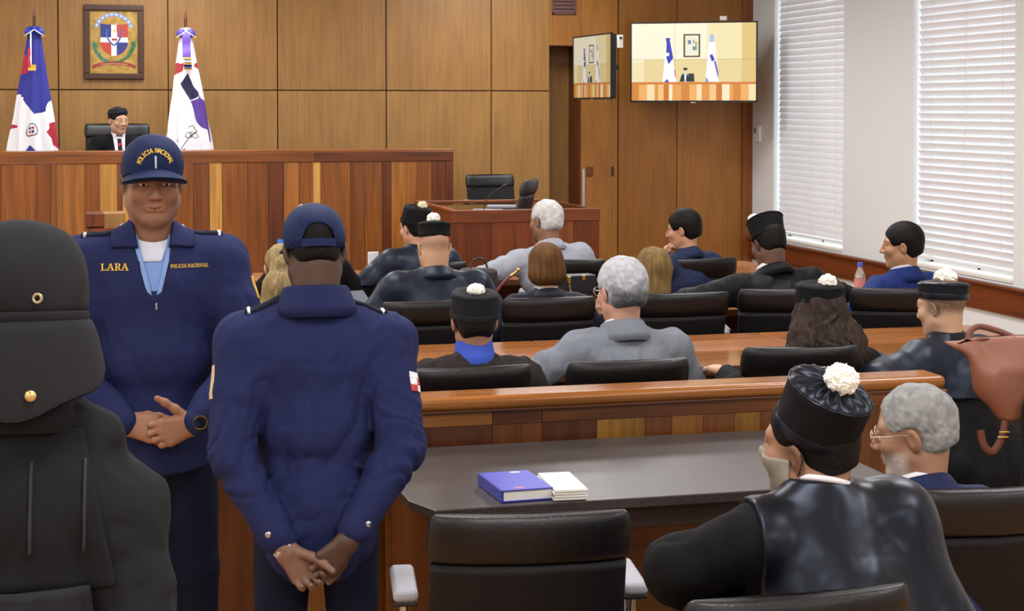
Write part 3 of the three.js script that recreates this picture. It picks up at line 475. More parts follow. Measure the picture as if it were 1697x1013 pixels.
const tvB = makeTV('television seen almost edge on beside the doorway', 4.836, 2.276, -15.35, 1.10, 0.615, -PI / 2 + 0.03, 0.62);
part('wall_bracket', join([rbox(0.3, 0.25, 0.02, 0.004, 0, 0, -0.06), rod([0.0, 0, -0.06], [0.0, 0, -0.25], 0.02), rod([0, 0, -0.25], [-1.03, 0, -0.45], 0.024)]), M.blackPlastic, tvB);
{
  const a = thing('camera_box', 'small white box on top of the large television', 'device', [6.33, 2.757, -15.75], -0.54); part('case', rbox(0.07, 0.045, 0.05, 0.006, 0, 0.022, 0, 'y', 2), M.whitePlastic, a); part('foot', rbox(0.12, 0.016, 0.035, 0.004, -0.1, 0.008, 0), std('#6b5a30', 0.5), a);
  const b = thing('camera_box', 'small white box on top corner of the edge on television', 'device', [4.93, 2.50, -14.80], 0); part('case', rbox(0.05, 0.12, 0.05, 0.006, 0.0, 0, 0, 'y', 2), M.whitePlastic, b); part('lens', rod([0, 0.03, 0.02], [0, 0.03, 0.03], 0.012), M.blackPlastic, b);
}
// ------------------------------------------------------------------ small things
{
  const l = thing('lectern', 'small wooden lectern head beyond the left officer shoulder', 'lectern', [0.26, 0, -13.0]);
  part('body', box(0.24, 1.0, 0.3, 0, 0.5, 0, 'y'), M.redwood[0], l); part('front_board', rbox(0.13, 0.1, 0.3, 0.006, -0.06, 1.06, 0), M.redwood[1], l); part('top_board', rbox(0.16, 0.12, 0.24, 0.006, 0.08, 1.05, 0.0), M.panelA, l);
  // brown leather shoulder bag hanging over the end of the barrier
  const b = thing('leather_bag', 'brown leather shoulder bag slung over the end of the barrier', 'bag', [3.40, 0.93, -5.62], -0.2);
  const tan = std('#8a5742', 0.42, { bumpMap: leatherBump, bumpScale: 0.001 }), tanD = std('#744230', 0.5, { bumpMap: leatherBump, bumpScale: 0.001 });
  const flap = []; for (let j = 0; j <= 18; j++) {
    const t = j / 18, y = 0.10 - 0.30 * t, l0 = -0.235 + 0.19 * t ** 0.75 + 0.02 * Math.sin(t * 7), r0 = 0.30 - 0.13 * t * t, n = 28, ring = [];
    for (let i = 0; i < n; i++) { const a = i / n * 2 * PI, c = Math.cos(a), s = Math.sin(a), mx = (l0 + r0) / 2, hw = (r0 - l0) / 2, x = mx + hw * Math.sign(c) * Math.abs(c) ** 0.5; const th = 0.055 * Math.min(1, 0.25 + t * 2) * (1 - 0.5 * t * t); ring.push([x, y + 0.05 * (x + 0.05) * (1 - t) + 0.008 * Math.sin(x * 40 + t * 5), th * Math.sign(s) * Math.abs(s) ** 0.7 + 0.012 * Math.sin(x * 22 - t * 6) + 0.03 * (1 - t) * -1]); }
    flap.push(ring);
  }
  part('bag_body', loft(flap), tan, b);
  part('strap', tube([[-0.14, 0.09, -0.03], [-0.125, 0.125, -0.045], [-0.09, 0.14, -0.06], [-0.02, 0.125, -0.05], [0.04, 0.10, -0.03]], 0.012, 24, 8).scale(1, 1, 1), tanD, b);
  part('hanging_strap', tube([[-0.005, -0.19, 0.01], [-0.025, -0.27, 0.02], [-0.06, -0.32, 0.02], [-0.09, -0.30, 0.02], [-0.105, -0.24, 0.015]], 0.015, 24, 8), tanD, b);
  part('buckle', join([rbox(0.042, 0.006, 0.006, 0.002, -0.02, -0.243, 0.037), rbox(0.042, 0.006, 0.006, 0.002, -0.026, -0.262, 0.039)]), M.gold, b);
  // dark rucksack on the floor behind the rail end
  const k = thing('rucksack', 'dark rucksack with a grey panel below the brown bag', 'bag', [3.62, 0, -5.45], 0);
  part('bag_body', new RoundedBoxGeometry(0.42, 0.86, 0.3, 5, 0.09).translate(0, 0.43, 0), std('#15161b', 0.7), k); part('panel', new RoundedBoxGeometry(0.13, 0.17, 0.03, 3, 0.014).translate(-0.06, 0.66, 0.155), std('#3b3f4a', 0.5), k); part('handle', tube([[-0.06, 0.85, 0], [-0.03, 0.9, 0], [0.03, 0.9, 0], [0.06, 0.85, 0]], 0.01), std('#15161b', 0.7), k);
  // water bottle
  const w = thing('water_bottle', 'clear water bottle with blue cap before the man in bright blue', 'bottle', [4.615, 0.74, -9.28], 0);
  part('bottle', new THREE.LatheGeometry([[0, 0], [0.03, 0], [0.033, 0.01], [0.033, 0.07], [0.031, 0.075], [0.033, 0.08], [0.033, 0.13], [0.026, 0.16], [0.014, 0.185], [0.013, 0.2], [0, 0.2]].map(p => new THREE.Vector2(...p)), 24), new THREE.MeshPhysicalMaterial({ color: S('#e8eef4'), roughness: 0.08, transmission: 0.85, thickness: 0.05, ior: 1.33 }), w);
  part('label_band', new THREE.CylinderGeometry(0.0338, 0.0338, 0.05, 24, 1, true).translate(0, 0.1, 0), std('#d98a86', 0.5, { side: THREE.DoubleSide }), w); part('cap', rod([0, 0.198, 0], [0, 0.222, 0], 0.016), std('#4a62d8', 0.4), w);
  // black handbag with a gold chain on the counsel table
  const h = thing('handbag', 'black handbag with gold fittings and chain behind the brown haired woman', 'bag', [2.80, 0.74, -9.25], 0.1);
  part('bag_body', new RoundedBoxGeometry(0.26, 0.2, 0.1, 3, 0.025).translate(0, 0.1, 0), std('#1b1c22', 0.4), h); part('flap', new RoundedBoxGeometry(0.24, 0.1, 0.02, 2, 0.008).translate(0, 0.15, 0.05), std('#202129', 0.4), h);
  for (const [x, y] of [[0.04, 0.185], [-0.05, 0.18]]) part('clasp', rbox(0.022, 0.03, 0.01, 0.003, x, y, 0.065), M.gold, h);
  for (let i = 0; i < 9; i++) part('chain_link', new THREE.TorusGeometry(0.006, 0.0018, 6, 12).rotateY(i % 2 ? 1.2 : 0.2).translate(-0.05 + 0.002 * i, 0.165 - i * 0.012, 0.068), M.gold, h);
  // burgundy strap with gold clasp held up beside it
  const s = thing('burgundy_strap', 'burgundy strap with gold clasp beside the brown haired woman', 'strap', [2.32, 0.74, -9.2], 0);
  part('band', tube([[0, 0.0, 0], [0.0, 0.08, 0], [0.04, 0.15, 0], [0.10, 0.205, 0]], 0.008, 20, 8), std('#6d1f33', 0.5), s); part('clasp', join([rod([0.10, 0.205, 0], [0.14, 0.235, 0], 0.008, 0.005), new THREE.SphereGeometry(0.011, 12, 8).translate(0.142, 0.238, 0)]), M.gold, s); part('foot', rbox(0.08, 0.02, 0.05, 0.005, 0, 0.01, 0), std('#2a1418', 0.5), s);
  const f = thing('handbag', 'small dark bag with a gold bar left of the brown haired woman', 'bag', [2.22, 0.74, -9.45], 0); part('bag_body', new RoundedBoxGeometry(0.22, 0.23, 0.1, 3, 0.03).translate(0.07, 0.115, 0), std('#2a2a30', 0.5), f); part('clasp', rbox(0.014, 0.05, 0.01, 0.003, 0.04, 0.2, 0.055), M.gold, f); part('handle', tube([[0.02, 0.22, 0], [0.05, 0.28, 0], [0.1, 0.28, 0], [0.13, 0.22, 0]], 0.006), std('#2a2a30', 0.5), f);
  // phones and papers held by the far rows
  const p = thing('tablet_screen', 'upright phone with a lit blue and white page left of the officer cap', 'phone', [1.37, 0.75, -11.1], 0.1); part('case', rbox(0.085, 0.17, 0.01, 0.004, 0, 0.2, 0), M.blackPlastic, p); part('stand', rbox(0.05, 0.12, 0.05, 0.006, 0, 0.06, -0.01), M.blackPlastic, p);
  part('screen', new THREE.PlaneGeometry(0.078, 0.16).translate(0, 0.2, 0.0056), new THREE.MeshStandardMaterial({ color: 0x111111, roughness: 0.3, emissive: 0xffffff, emissiveIntensity: 0.9, emissiveMap: canvasTex(64, 128, (c, w, h) => { c.fillStyle = '#f4f6fa'; c.fillRect(0, 0, w, h); c.fillStyle = '#4d7fd0'; c.fillRect(0, 0, w, h * 0.22); c.fillStyle = '#2a3444'; c.fillRect(0, h * 0.2, w, h * 0.12); }) }), p);
  const ll = new THREE.RectAreaLight(S('#e8f0ff'), 0.3, 0.078, 0.16); ll.position.set(0, 0.2, 0.01); ll.rotation.y = PI; ll.name = 'screen_light'; p.add(ll);
  const gc = thing('document_case', 'grey leather document case propped on the table left of the bald lawyer', 'case', [1.50, 0.74, -9.22], 0.25);
  part('body', new RoundedBoxGeometry(0.24, 0.05, 0.2, 3, 0.018).translate(0, 0.03, 0), M.leatherGrey, gc); part('raised_lid', new RoundedBoxGeometry(0.2, 0.012, 0.16, 2, 0.005).rotateX(0.5).translate(0.03, 0.09, -0.03), std('#5d6470', 0.4), gc); part('handle', tube([[-0.04, 0.03, 0.1], [-0.02, 0.02, 0.125], [0.03, 0.02, 0.125], [0.05, 0.03, 0.1]], 0.006), M.blackPlastic, gc);
  // folder and black organiser on the near tables
  const d = thing('folder', 'black folder on the counsel table left of the hidden woman', 'folder', [0.98, 0.74, -9.3], 0.2); part('cover', rbox(0.22, 0.02, 0.3, 0.004, 0, 0.01, 0), M.blackPlastic, d); part('papers', box(0.2, 0.012, 0.27, 0.004, 0.026, 0), std('#b9a088', 0.8), d);
  const e = thing('camera', 'small black camera beside the bald lawyer ear on the far table', 'camera', [2.30, 0.75, -11.05], 0.3); part('body', rbox(0.12, 0.09, 0.06, 0.01, 0, 0.2, 0, 'y', 2), M.blackPlastic, e); part('lens', rod([0.0, 0.2, 0.03], [0, 0.2, 0.08], 0.03, 0.032, 20), M.blackPlastic, e); part('lens_ring', new THREE.TorusGeometry(0.03, 0.004, 8, 24).translate(0, 0.2, 0.08), M.chrome, e); part('tripod', join([rod([0, 0.16, 0], [0.07, 0, 0.05], 0.006), rod([0, 0.16, 0], [-0.07, 0, 0.05], 0.006), rod([0, 0.16, 0], [0, 0, -0.08], 0.006)]), M.blackPlastic, e);
}
// ------------------------------------------------------------------ bodies: smooth distance fields, meshed on a grid
class Field {
  constructor() { this.ops = []; this.off = 0; this.disp = null; }
  add(o) { this.ops.push(o); return this; }
  cap(a, b, ra, rb = ra, k = 0.03, sub = false) {
    const d = [b[0] - a[0], b[1] - a[1], b[2] - a[2]], L2 = d[0] * d[0] + d[1] * d[1] + d[2] * d[2] || 1e-9;
    return this.add({ t: 0, a, d, L2, ra, dr: rb - ra, k, sub, c: [a[0] + d[0] / 2, a[1] + d[1] / 2, a[2] + d[2] / 2], R: Math.sqrt(L2) / 2 + Math.max(ra, rb) });
  }
  ell(c, r, k = 0.03, sub = false, rot = null) { return this.add({ t: 1, c, r, k, sub, m: rot ? new THREE.Matrix3().setFromMatrix4(new THREE.Matrix4().makeRotationFromEuler(new THREE.Euler(...rot))).transpose().elements : null, R: Math.max(...r) }); }
  box(c, h, rd, k = 0.01, sub = false, rot = null) { return this.add({ t: 2, c, h, rd, k, sub, m: rot ? new THREE.Matrix3().setFromMatrix4(new THREE.Matrix4().makeRotationFromEuler(new THREE.Euler(...rot))).transpose().elements : null, R: Math.hypot(...h) + rd }); }
  clip(n, d, k = 0.004) { const l = Math.hypot(...n); return this.add({ t: 3, n: n.map(v => v / l), d: d / l, k }); }   // keeps n.p < d
  one(o, x, y, z) {
    if (o.t === 0) { const a = o.a, d = o.d, px = x - a[0], py = y - a[1], pz = z - a[2]; let t = (px * d[0] + py * d[1] + pz * d[2]) / o.L2; t = t < 0 ? 0 : t > 1 ? 1 : t; const qx = px - d[0] * t, qy = py - d[1] * t, qz = pz - d[2] * t; return Math.sqrt(qx * qx + qy * qy + qz * qz) - o.ra - o.dr * t; }
    let px = x - o.c[0], py = y - o.c[1], pz = z - o.c[2];
    if (o.m) { const m = o.m, a = m[0] * px + m[3] * py + m[6] * pz, b = m[1] * px + m[4] * py + m[7] * pz; pz = m[2] * px + m[5] * py + m[8] * pz; px = a; py = b; }
    if (o.t === 1) { const r = o.r, ax = px / r[0], ay = py / r[1], az = pz / r[2], k0 = Math.sqrt(ax * ax + ay * ay + az * az), bx = ax / r[0], by = ay / r[1], bz = az / r[2], k1 = Math.sqrt(bx * bx + by * by + bz * bz); return k1 < 1e-9 ? -Math.min(...r) : k0 * (k0 - 1) / k1; }
    const qx = Math.abs(px) - o.h[0], qy = Math.abs(py) - o.h[1], qz = Math.abs(pz) - o.h[2], mx = Math.max(qx, 0), my = Math.max(qy, 0), mz = Math.max(qz, 0);
    return Math.sqrt(mx * mx + my * my + mz * mz) + Math.min(Math.max(qx, qy, qz), 0) - o.rd;
  }
  at(x, y, z) {
    let d = 1e3;
    for (const o of this.ops) {
      if (o.t === 3) { const e = o.n[0] * x + o.n[1] * y + o.n[2] * z - o.d, h = Math.max(o.k - Math.abs(d - e), 0) / o.k; d = Math.max(d, e) + h * h * o.k / 4; continue; }
      const cx = x - o.c[0], cy = y - o.c[1], cz = z - o.c[2], lb = Math.sqrt(cx * cx + cy * cy + cz * cz) - o.R;
      if (o.sub) { if (lb > o.k - d) continue; const e = -this.one(o, x, y, z), h = Math.max(o.k - Math.abs(d - e), 0) / o.k; d = Math.max(d, e) + h * h * o.k / 4; }
      else { if (lb > d + o.k) continue; const e = this.one(o, x, y, z), h = Math.max(o.k - Math.abs(d - e), 0) / o.k; d = Math.min(d, e) - h * h * o.k / 4; }
    }
    return d - this.off + (this.disp ? this.disp(x, y, z) : 0);
  }
  box3() {
    const lo = [1e3, 1e3, 1e3], hi = [-1e3, -1e3, -1e3];
    for (const o of this.ops) { if (o.t === 3 || o.sub) continue; for (let i = 0; i < 3; i++) { let a, b; if (o.t === 0) { const r = Math.max(o.ra, o.ra + o.dr); a = Math.min(o.a[i], o.a[i] + o.d[i]) - r; b = Math.max(o.a[i], o.a[i] + o.d[i]) + r; } else { const r = o.m ? o.R : o.t === 1 ? o.r[i] : o.h[i] + o.rd; a = o.c[i] - r; b = o.c[i] + r; } lo[i] = Math.min(lo[i], a); hi[i] = Math.max(hi[i], b); } }
    for (const o of this.ops) if (o.t === 3) for (let i = 0; i < 3; i++) { if (o.n[i] > 0.999) hi[i] = Math.min(hi[i], o.d); if (o.n[i] < -0.999) lo[i] = Math.max(lo[i], -o.d); }
    return [lo, hi];
  }
  mesh(h, color) {                                       // surface nets
    const [lo, hi] = this.box3(), pad = 2 * h + Math.max(0, this.off) + 0.012, B = 4;
    const n = [0, 1, 2].map(i => Math.ceil(((hi[i] - lo[i] + 2 * pad) / h) / B) * B + 1), o = lo.map(v => v - pad), [nx, ny, nz] = n, sx = 1, sy = nx, sz = nx * ny;
    const F = new Float32Array(nx * ny * nz).fill(NaN), rad = B * h * 0.87 * 1.5 + h;
    for (let k = 0; k < nz - 1; k += B) for (let j = 0; j < ny - 1; j += B) for (let i = 0; i < nx - 1; i += B) {
      const d = this.at(o[0] + (i + B / 2) * h, o[1] + (j + B / 2) * h, o[2] + (k + B / 2) * h);
      const far = Math.abs(d) > rad;
      for (let c = k; c <= k + B; c++) for (let b = j; b <= j + B; b++) for (let a = i; a <= i + B; a++) { const q = a + b * sy + c * sz; if (far) { if (F[q] !== F[q]) F[q] = d; } else if (!(F[q] === F[q] && Math.abs(F[q]) < rad * 0.999)) F[q] = this.at(o[0] + a * h, o[1] + b * h, o[2] + c * h); }
    }
    const id = new Int32Array(nx * ny * nz).fill(-1), pos = [], idx = [];
    const E = [[0, 1], [2, 3], [4, 5], [6, 7], [0, 2], [1, 3], [4, 6], [5, 7], [0, 4], [1, 5], [2, 6], [3, 7]], v = new Float32Array(8);
    for (let k = 0; k < nz - 1; k++) for (let j = 0; j < ny - 1; j++) for (let i = 0; i < nx - 1; i++) {
      const q = i + j * sy + k * sz; let m = 0;
      for (let c = 0; c < 8; c++) { v[c] = F[q + (c & 1) + (c >> 1 & 1) * sy + (c >> 2) * sz]; if (v[c] < 0) m |= 1 << c; }
      if (m === 0 || m === 255) continue;
      let x = 0, y = 0, z = 0, t = 0;
      for (const [a, b] of E) if ((m >> a & 1) !== (m >> b & 1)) { const w = v[a] / (v[a] - v[b]); x += (a & 1) + ((b & 1) - (a & 1)) * w; y += (a >> 1 & 1) + ((b >> 1 & 1) - (a >> 1 & 1)) * w; z += (a >> 2) + ((b >> 2) - (a >> 2)) * w; t++; }
      id[q] = pos.length / 3; pos.push(o[0] + (i + x / t) * h, o[1] + (j + y / t) * h, o[2] + (k + z / t) * h);
    }
    for (let k = 1; k < nz - 1; k++) for (let j = 1; j < ny - 1; j++) for (let i = 1; i < nx - 1; i++) {
      const q = i + j * sy + k * sz, s = F[q] < 0;
      const quad = (b, c) => { const A = id[q - b - c], Bq = id[q - c], C = id[q], D = id[q - b]; if (A < 0 || Bq < 0 || C < 0 || D < 0) return; s ? idx.push(A, Bq, C, A, C, D) : idx.push(A, C, Bq, A, D, C); };
      if (s !== F[q + 1] < 0) quad(sy, sz);
      if (s !== F[q + sy] < 0) quad(sz, 1);
      if (s !== F[q + sz] < 0) quad(1, sy);
    }
    const g = new THREE.BufferGeometry(), N = pos.length / 3, uv = new Float32Array(N * 2), nor = new Float32Array(N * 3);
    const col = color ? new Float32Array(N * 3) : null, e = h * 0.6;
    for (let i = 0; i < N; i++) {
      const x = pos[3 * i], y = pos[3 * i + 1], z = pos[3 * i + 2]; uv[2 * i] = x * 0.9 + z * 0.6; uv[2 * i + 1] = y + z * 0.3;
      let gx = this.at(x + e, y, z) - this.at(x - e, y, z), gy = this.at(x, y + e, z) - this.at(x, y - e, z), gz = this.at(x, y, z + e) - this.at(x, y, z - e); const l = Math.hypot(gx, gy, gz) || 1;
      nor[3 * i] = gx / l; nor[3 * i + 1] = gy / l; nor[3 * i + 2] = gz / l;
      if (col) { const c = color(x, y, z); col[3 * i] = c.r; col[3 * i + 1] = c.g; col[3 * i + 2] = c.b; }
    }
    g.setAttribute('position', new THREE.Float32BufferAttribute(pos, 3)); g.setAttribute('normal', new THREE.BufferAttribute(nor, 3)); g.setAttribute('uv', new THREE.BufferAttribute(uv, 2));
    if (col) g.setAttribute('color', new THREE.BufferAttribute(col, 3));
    g.setIndex(idx); return g;
  }
}
const mixc = (a, b, t) => new THREE.Color(a.r + (b.r - a.r) * t, a.g + (b.g - a.g) * t, a.b + (b.b - a.b) * t);
const sstep = (a, b, x) => { const t = Math.max(0, Math.min(1, (x - a) / (b - a))); return t * t * (3 - 2 * t); };
// a head around its own centre: +z is the face, +y up; nb is the base of the neck in the same frame
function headField(o, nb) {
  const f = new Field(), j = o.jaw ?? 1;
  f.ell([0, 0.037, -0.014], [0.0745, 0.085, 0.096], 0.01).ell([0, -0.028, 0.02], [0.058 * j, 0.083, 0.068], 0.03).ell([0, -0.052, 0.012], [0.059 * j, 0.05, 0.058], 0.03);
  f.cap([0.05 * j, -0.055, -0.005], [0.022, -0.098, 0.056], 0.02, 0.016, 0.025).cap([-0.05 * j, -0.055, -0.005], [-0.022, -0.098, 0.056], 0.02, 0.016, 0.025).ell([0, -0.1, 0.063], [0.022, 0.018, 0.017], 0.02);
  f.cap([-0.042, 0.026, 0.066], [0.042, 0.026, 0.066], 0.014, 0.014, 0.02);
  for (const s of [-1, 1]) { f.ell([s * 0.045, -0.022, 0.06], [0.02, 0.02, 0.02], 0.025); f.ell([s * 0.032, 0.006, 0.094], [0.02, 0.013, 0.016], 0.014, true); f.ell([s * 0.032, 0.013, 0.076], [0.017, 0.009, 0.012], 0.006); f.ell([s * 0.032, -0.005, 0.076], [0.016, 0.007, 0.011], 0.006); }
  f.cap([0, 0.018, 0.083], [0, -0.026, 0.103], 0.0085, 0.0125, 0.012); for (const s of [-1, 1]) f.ell([s * 0.0125, -0.031, 0.093], [0.0085, 0.008, 0.011], 0.008);
  f.cap([-0.023, -0.061, 0.076], [0, -0.058, 0.0845], 0.0045, 0.0055, 0.008).cap([0.023, -0.061, 0.076], [0, -0.058, 0.0845], 0.0045, 0.0055, 0.008).cap([-0.017, -0.0685, 0.0765], [0.017, -0.0685, 0.0765], 0.0065, 0.0065, 0.007).cap([-0.024, -0.0637, 0.085], [0.024, -0.0637, 0.085], 0.0018, 0.0018, 0.003, true);
  for (const s of [-1, 1]) { f.ell([s * 0.082, -0.006, -0.012], [0.009, 0.031, 0.019], 0.007, false, [0.15, s * -0.35, s * -0.12]); f.ell([s * 0.092, -0.002, -0.005], [0.007, 0.016, 0.009], 0.006, true, [0.15, s * -0.35, 0]); }
  f.cap([0, -0.045, -0.03], nb, 0.054 * (o.neck ?? 1), 0.057 * (o.neck ?? 1), 0.03);
  return f;
}
function headColor(o) {
  const skin = S(o.skin), lip = mixc(skin, S('#7a3830'), 0.32), dark = S(o.hair?.color ?? '#1a1512');
  return (x, y, z) => {
    let c = skin; const n = noise3(x * 60, y * 60, z * 60) * 0.04; c = c.clone().multiplyScalar(1 + n);
    if (z > 0.074 && Math.abs(x) < 0.026 && y < -0.052 && y > -0.078) c = mixc(c, lip, sstep(0.026, 0.018, Math.abs(x)) * sstep(-0.051, -0.055, y) * sstep(-0.078, -0.074, y));
    const b = Math.abs(Math.abs(x) - 0.033); if (z > 0.05 && b < 0.021 && y > 0.022 && y < 0.034 && !o.noBrow) c = mixc(c, dark, 0.8 * sstep(0.021, 0.013, b) * sstep(0.021, 0.025, y) * sstep(0.035, 0.031, y));
    if (o.beard) { const t = sstep(-0.03, -0.05, y) * sstep(0.0, 0.03, z) * (1 - (Math.abs(x) < 0.03 && y > -0.085 ? sstep(0.03, 0.018, Math.abs(x)) : 0)); c = mixc(c, S(o.beardColor ?? '#2a2320'), o.beard * t * (0.75 + 0.35 * noise3(x * 300, y * 300, z * 300))); }
    if (o.fade) { const t = sstep(-0.055, 0.0, y) * sstep(0.05, 0.0, z); c = mixc(c, dark, o.fade * t * (0.8 + 0.3 * noise3(x * 250, y * 250, z * 250))); }
    return c;
  };
}
function hairField(kind) {
  const f = new Field();
  if (kind === 'short' || kind === 'grey' || kind === 'thin') {
    const e = kind === 'grey' ? 0.009 : kind === 'thin' ? -0.002 : 0.002;
    f.ell([0, 0.041, -0.017], [0.0795 + e, 0.0885 + e, 0.1 + e], 0.01).ell([0, -0.01, -0.045], [0.066 + e, 0.07, 0.066 + e], 0.02);
    f.ell([0, -0.055, 0.105], [0.1, 0.123, 0.088], 0.008, true); for (const s of [-1, 1]) { f.ell([s * 0.09, -0.014, 0.0], [0.03, 0.036, 0.032], 0.008, true); f.cap([s * 0.075, -0.02, 0.02], [s * 0.075, -0.12, 0.04], 0.03, 0.05, 0.01, true); }
    f.clip([0, -1, -0.45], 0.085, 0.01);
    f.disp = kind === 'grey' ? (x, y, z) => 0.0028 * noise3(x * 38, y * 38, z * 38) + 0.0018 * noise3(x * 120, y * 90, z * 120) : (x, y, z) => 0.0012 * noise3(x * 160, y * 120, z * 160);
  } else if (kind === 'bob') {
    f.ell([0, 0.035, -0.02], [0.092, 0.095, 0.112], 0.01).ell([0, -0.04, -0.035], [0.103, 0.075, 0.09], 0.04).ell([0, -0.03, 0.10], [0.062, 0.12, 0.085], 0.015, true).clip([0, -1, 0], 0.115, 0.02);
    f.disp = (x, y, z) => { const a = Math.atan2(x, z + 0.02); return 0.003 * Math.sin(a * 26 + 3 * noise3(x * 12, y * 12, z * 12)) + 0.002 * noise3(x * 60, y * 15, z * 60); };
  } else if (kind === 'long') {
    f.ell([0, 0.037, -0.02], [0.087, 0.094, 0.11], 0.01).cap([0, 0.0, -0.05], [0.0, -0.24, -0.075], 0.082, 0.062, 0.04).ell([0, -0.03, 0.10], [0.062, 0.12, 0.085], 0.015, true).clip([0, 0.1, 1], 0.06, 0.02);
    f.disp = (x, y, z) => { const a = Math.atan2(x, z + 0.06); return 0.004 * Math.sin(a * 22 + 4 * noise3(x * 9, y * 6, z * 9)) + 0.003 * noise3(x * 60, y * 12, z * 60); };
  } else if (kind === 'wild') {
    f.ell([0, 0.03, -0.02], [0.1, 0.1, 0.118], 0.01).ell([0, -0.1, -0.06], [0.16, 0.12, 0.09], 0.06).ell([0, -0.18, -0.07], [0.185, 0.09, 0.085], 0.05).ell([0, -0.04, 0.10], [0.06, 0.13, 0.085], 0.015, true).clip([0, 0, 1], 0.06, 0.02);
    f.disp = (x, y, z) => 0.008 * noise3(x * 18, y * 9, z * 18) + 0.007 * noise3(x * 55 + 3 * noise3(x * 20, y * 20, z * 20), y * 13, z * 55) + 0.004 * noise3(x * 130, y * 30, z * 130);
  } else if (kind === 'tail') {
    f.ell([0, 0.04, -0.02], [0.083, 0.09, 0.105], 0.01).ell([0, -0.03, 0.10], [0.075, 0.12, 0.085], 0.015, true).cap([0.02, 0.0, -0.09], [0.06, -0.1, -0.11], 0.045, 0.055, 0.03).cap([0.06, -0.1, -0.11], [0.10, -0.21, -0.09], 0.055, 0.035, 0.03).cap([0.0, -0.08, -0.1], [0.02, -0.23, -0.1], 0.06, 0.03, 0.03);
    f.disp = (x, y, z) => 0.006 * noise3(x * 70, y * 14, z * 70) + 0.004 * noise3(x * 140, y * 30, z * 140);
  }
  return f;
}
const hairMat = {};
function hairColor(h) { const a = S(h.color), b = S(h.streak ?? h.color); return (x, y, z) => { let t = 0.5 + 0.5 * noise3(x * 90, y * (h.vert ? 14 : 60), z * 90); t = 0.7 * t + 0.3 * (0.5 + 0.5 * noise3(x * 30, y * 22, z * 30)); let c = mixc(a, b, t); if (h.nape) c = mixc(c, S(h.nape), 0.85 * sstep(0.05, -0.03, y + 0.02 * noise3(x * 40, y * 40, z * 40)) * sstep(-0.02, -0.06, z)); return c; }; }
// a hand: wrist at the origin, fingers along +y, back of the hand +z, thumb on the side sgn * x
function handGeo(o, skin, h) {
  const f = new Field(), s = o.thumb, R = 0.0092;
  const c = o.curl ?? [0.5, 0.6, 0.4], sp = o.spread ?? 0.05;
  f.cap([0, -0.022, 0], [0, 0.0, 0], 0.026, 0.025, 0.015).ell([0, 0.0, 0], [0.029, 0.022, 0.019], 0.02);
  const K = [[0.031, 0.083, 0.07], [0.0105, 0.09, 0.079], [-0.0105, 0.086, 0.073], [-0.030, 0.077, 0.057]];
  K.forEach(([kx, ky, L], i) => {
    kx *= s; f.cap([kx * 0.55, 0.012, 0], [kx, ky, 0.002], 0.0145, 0.0125, 0.016);
    let p = [kx, ky, 0.001], a = 0; const side = (1.5 - i) * sp * s, seg = [0.46, 0.3, 0.24];
    for (let k = 0; k < 3; k++) { a += (Array.isArray(c[0]) ? c[i][k] : c[k]); const l = L * seg[k], q = [p[0] + Math.sin(side) * l * Math.cos(a), p[1] + Math.cos(a) * l, p[2] - Math.sin(a) * l]; f.cap(p, q, R - k * 0.0007, R - (k + 1) * 0.0009, 0.006); p = q; }
  });
  const ta = o.thumbUp ?? 0.75; let p = [0.02 * s, 0.018, -0.004];
  for (const [l, r0, r1, b] of [[0.042, 0.0155, 0.012, 0], [0.033, 0.0115, 0.0105, o.thumbBend ?? 0.25], [0.026, 0.0105, 0.0085, (o.thumbBend ?? 0.25) * 1.6]]) { const a = ta - b, q = [p[0] + s * Math.sin(a) * l, p[1] + Math.cos(a) * l, p[2] - (o.thumbIn ?? 0.3) * l]; f.cap(p, q, r0, r1, 0.008); p = q; }
  const base = S(skin), palm = mixc(base, S('#d8a58e'), 0.25);
  return f.mesh(h, (x, y, z) => mixc(base, palm, sstep(0.002, -0.012, z) * 0.8).multiplyScalar(1 + 0.05 * noise3(x * 90, y * 90, z * 90)));
}
const V3 = a => new THREE.Vector3(...a), A3 = v => [v.x, v.y, v.z];
function elbowOf(sh, wr, a, b, hint) {
  const s = V3(sh), w = V3(wr), d = w.clone().sub(s); let L = d.length(); if (L > (a + b) * 0.995) { d.multiplyScalar((a + b) * 0.995 / L); L = (a + b) * 0.995; w.copy(s).add(d); }
  d.normalize(); const x = (L * L + a * a - b * b) / (2 * L), r = Math.sqrt(Math.max(0, a * a - x * x)); const hp = V3(hint); hp.addScaledVector(d, -hp.dot(d)).normalize();
  return [A3(s.clone().addScaledVector(d, x).addScaledVector(hp, r)), A3(w)];
}
const FONT = {};
const fabric = (c, rough = 0.8, extra = {}) => std(c, rough, { bumpMap: clothBump, bumpScale: 0.0005, specularIntensity: 0.35, ...extra });
const skinMat = new THREE.MeshPhysicalMaterial({ vertexColors: true, roughness: 0.52, sheen: 0.1 });
const hairMaterial = std('#ffffff', 0.62, { vertexColors: true, specularIntensity: 0.35 });
const eyeWhite = std('#e6e0d8', 0.25), iris = std('#1d130d', 0.15);
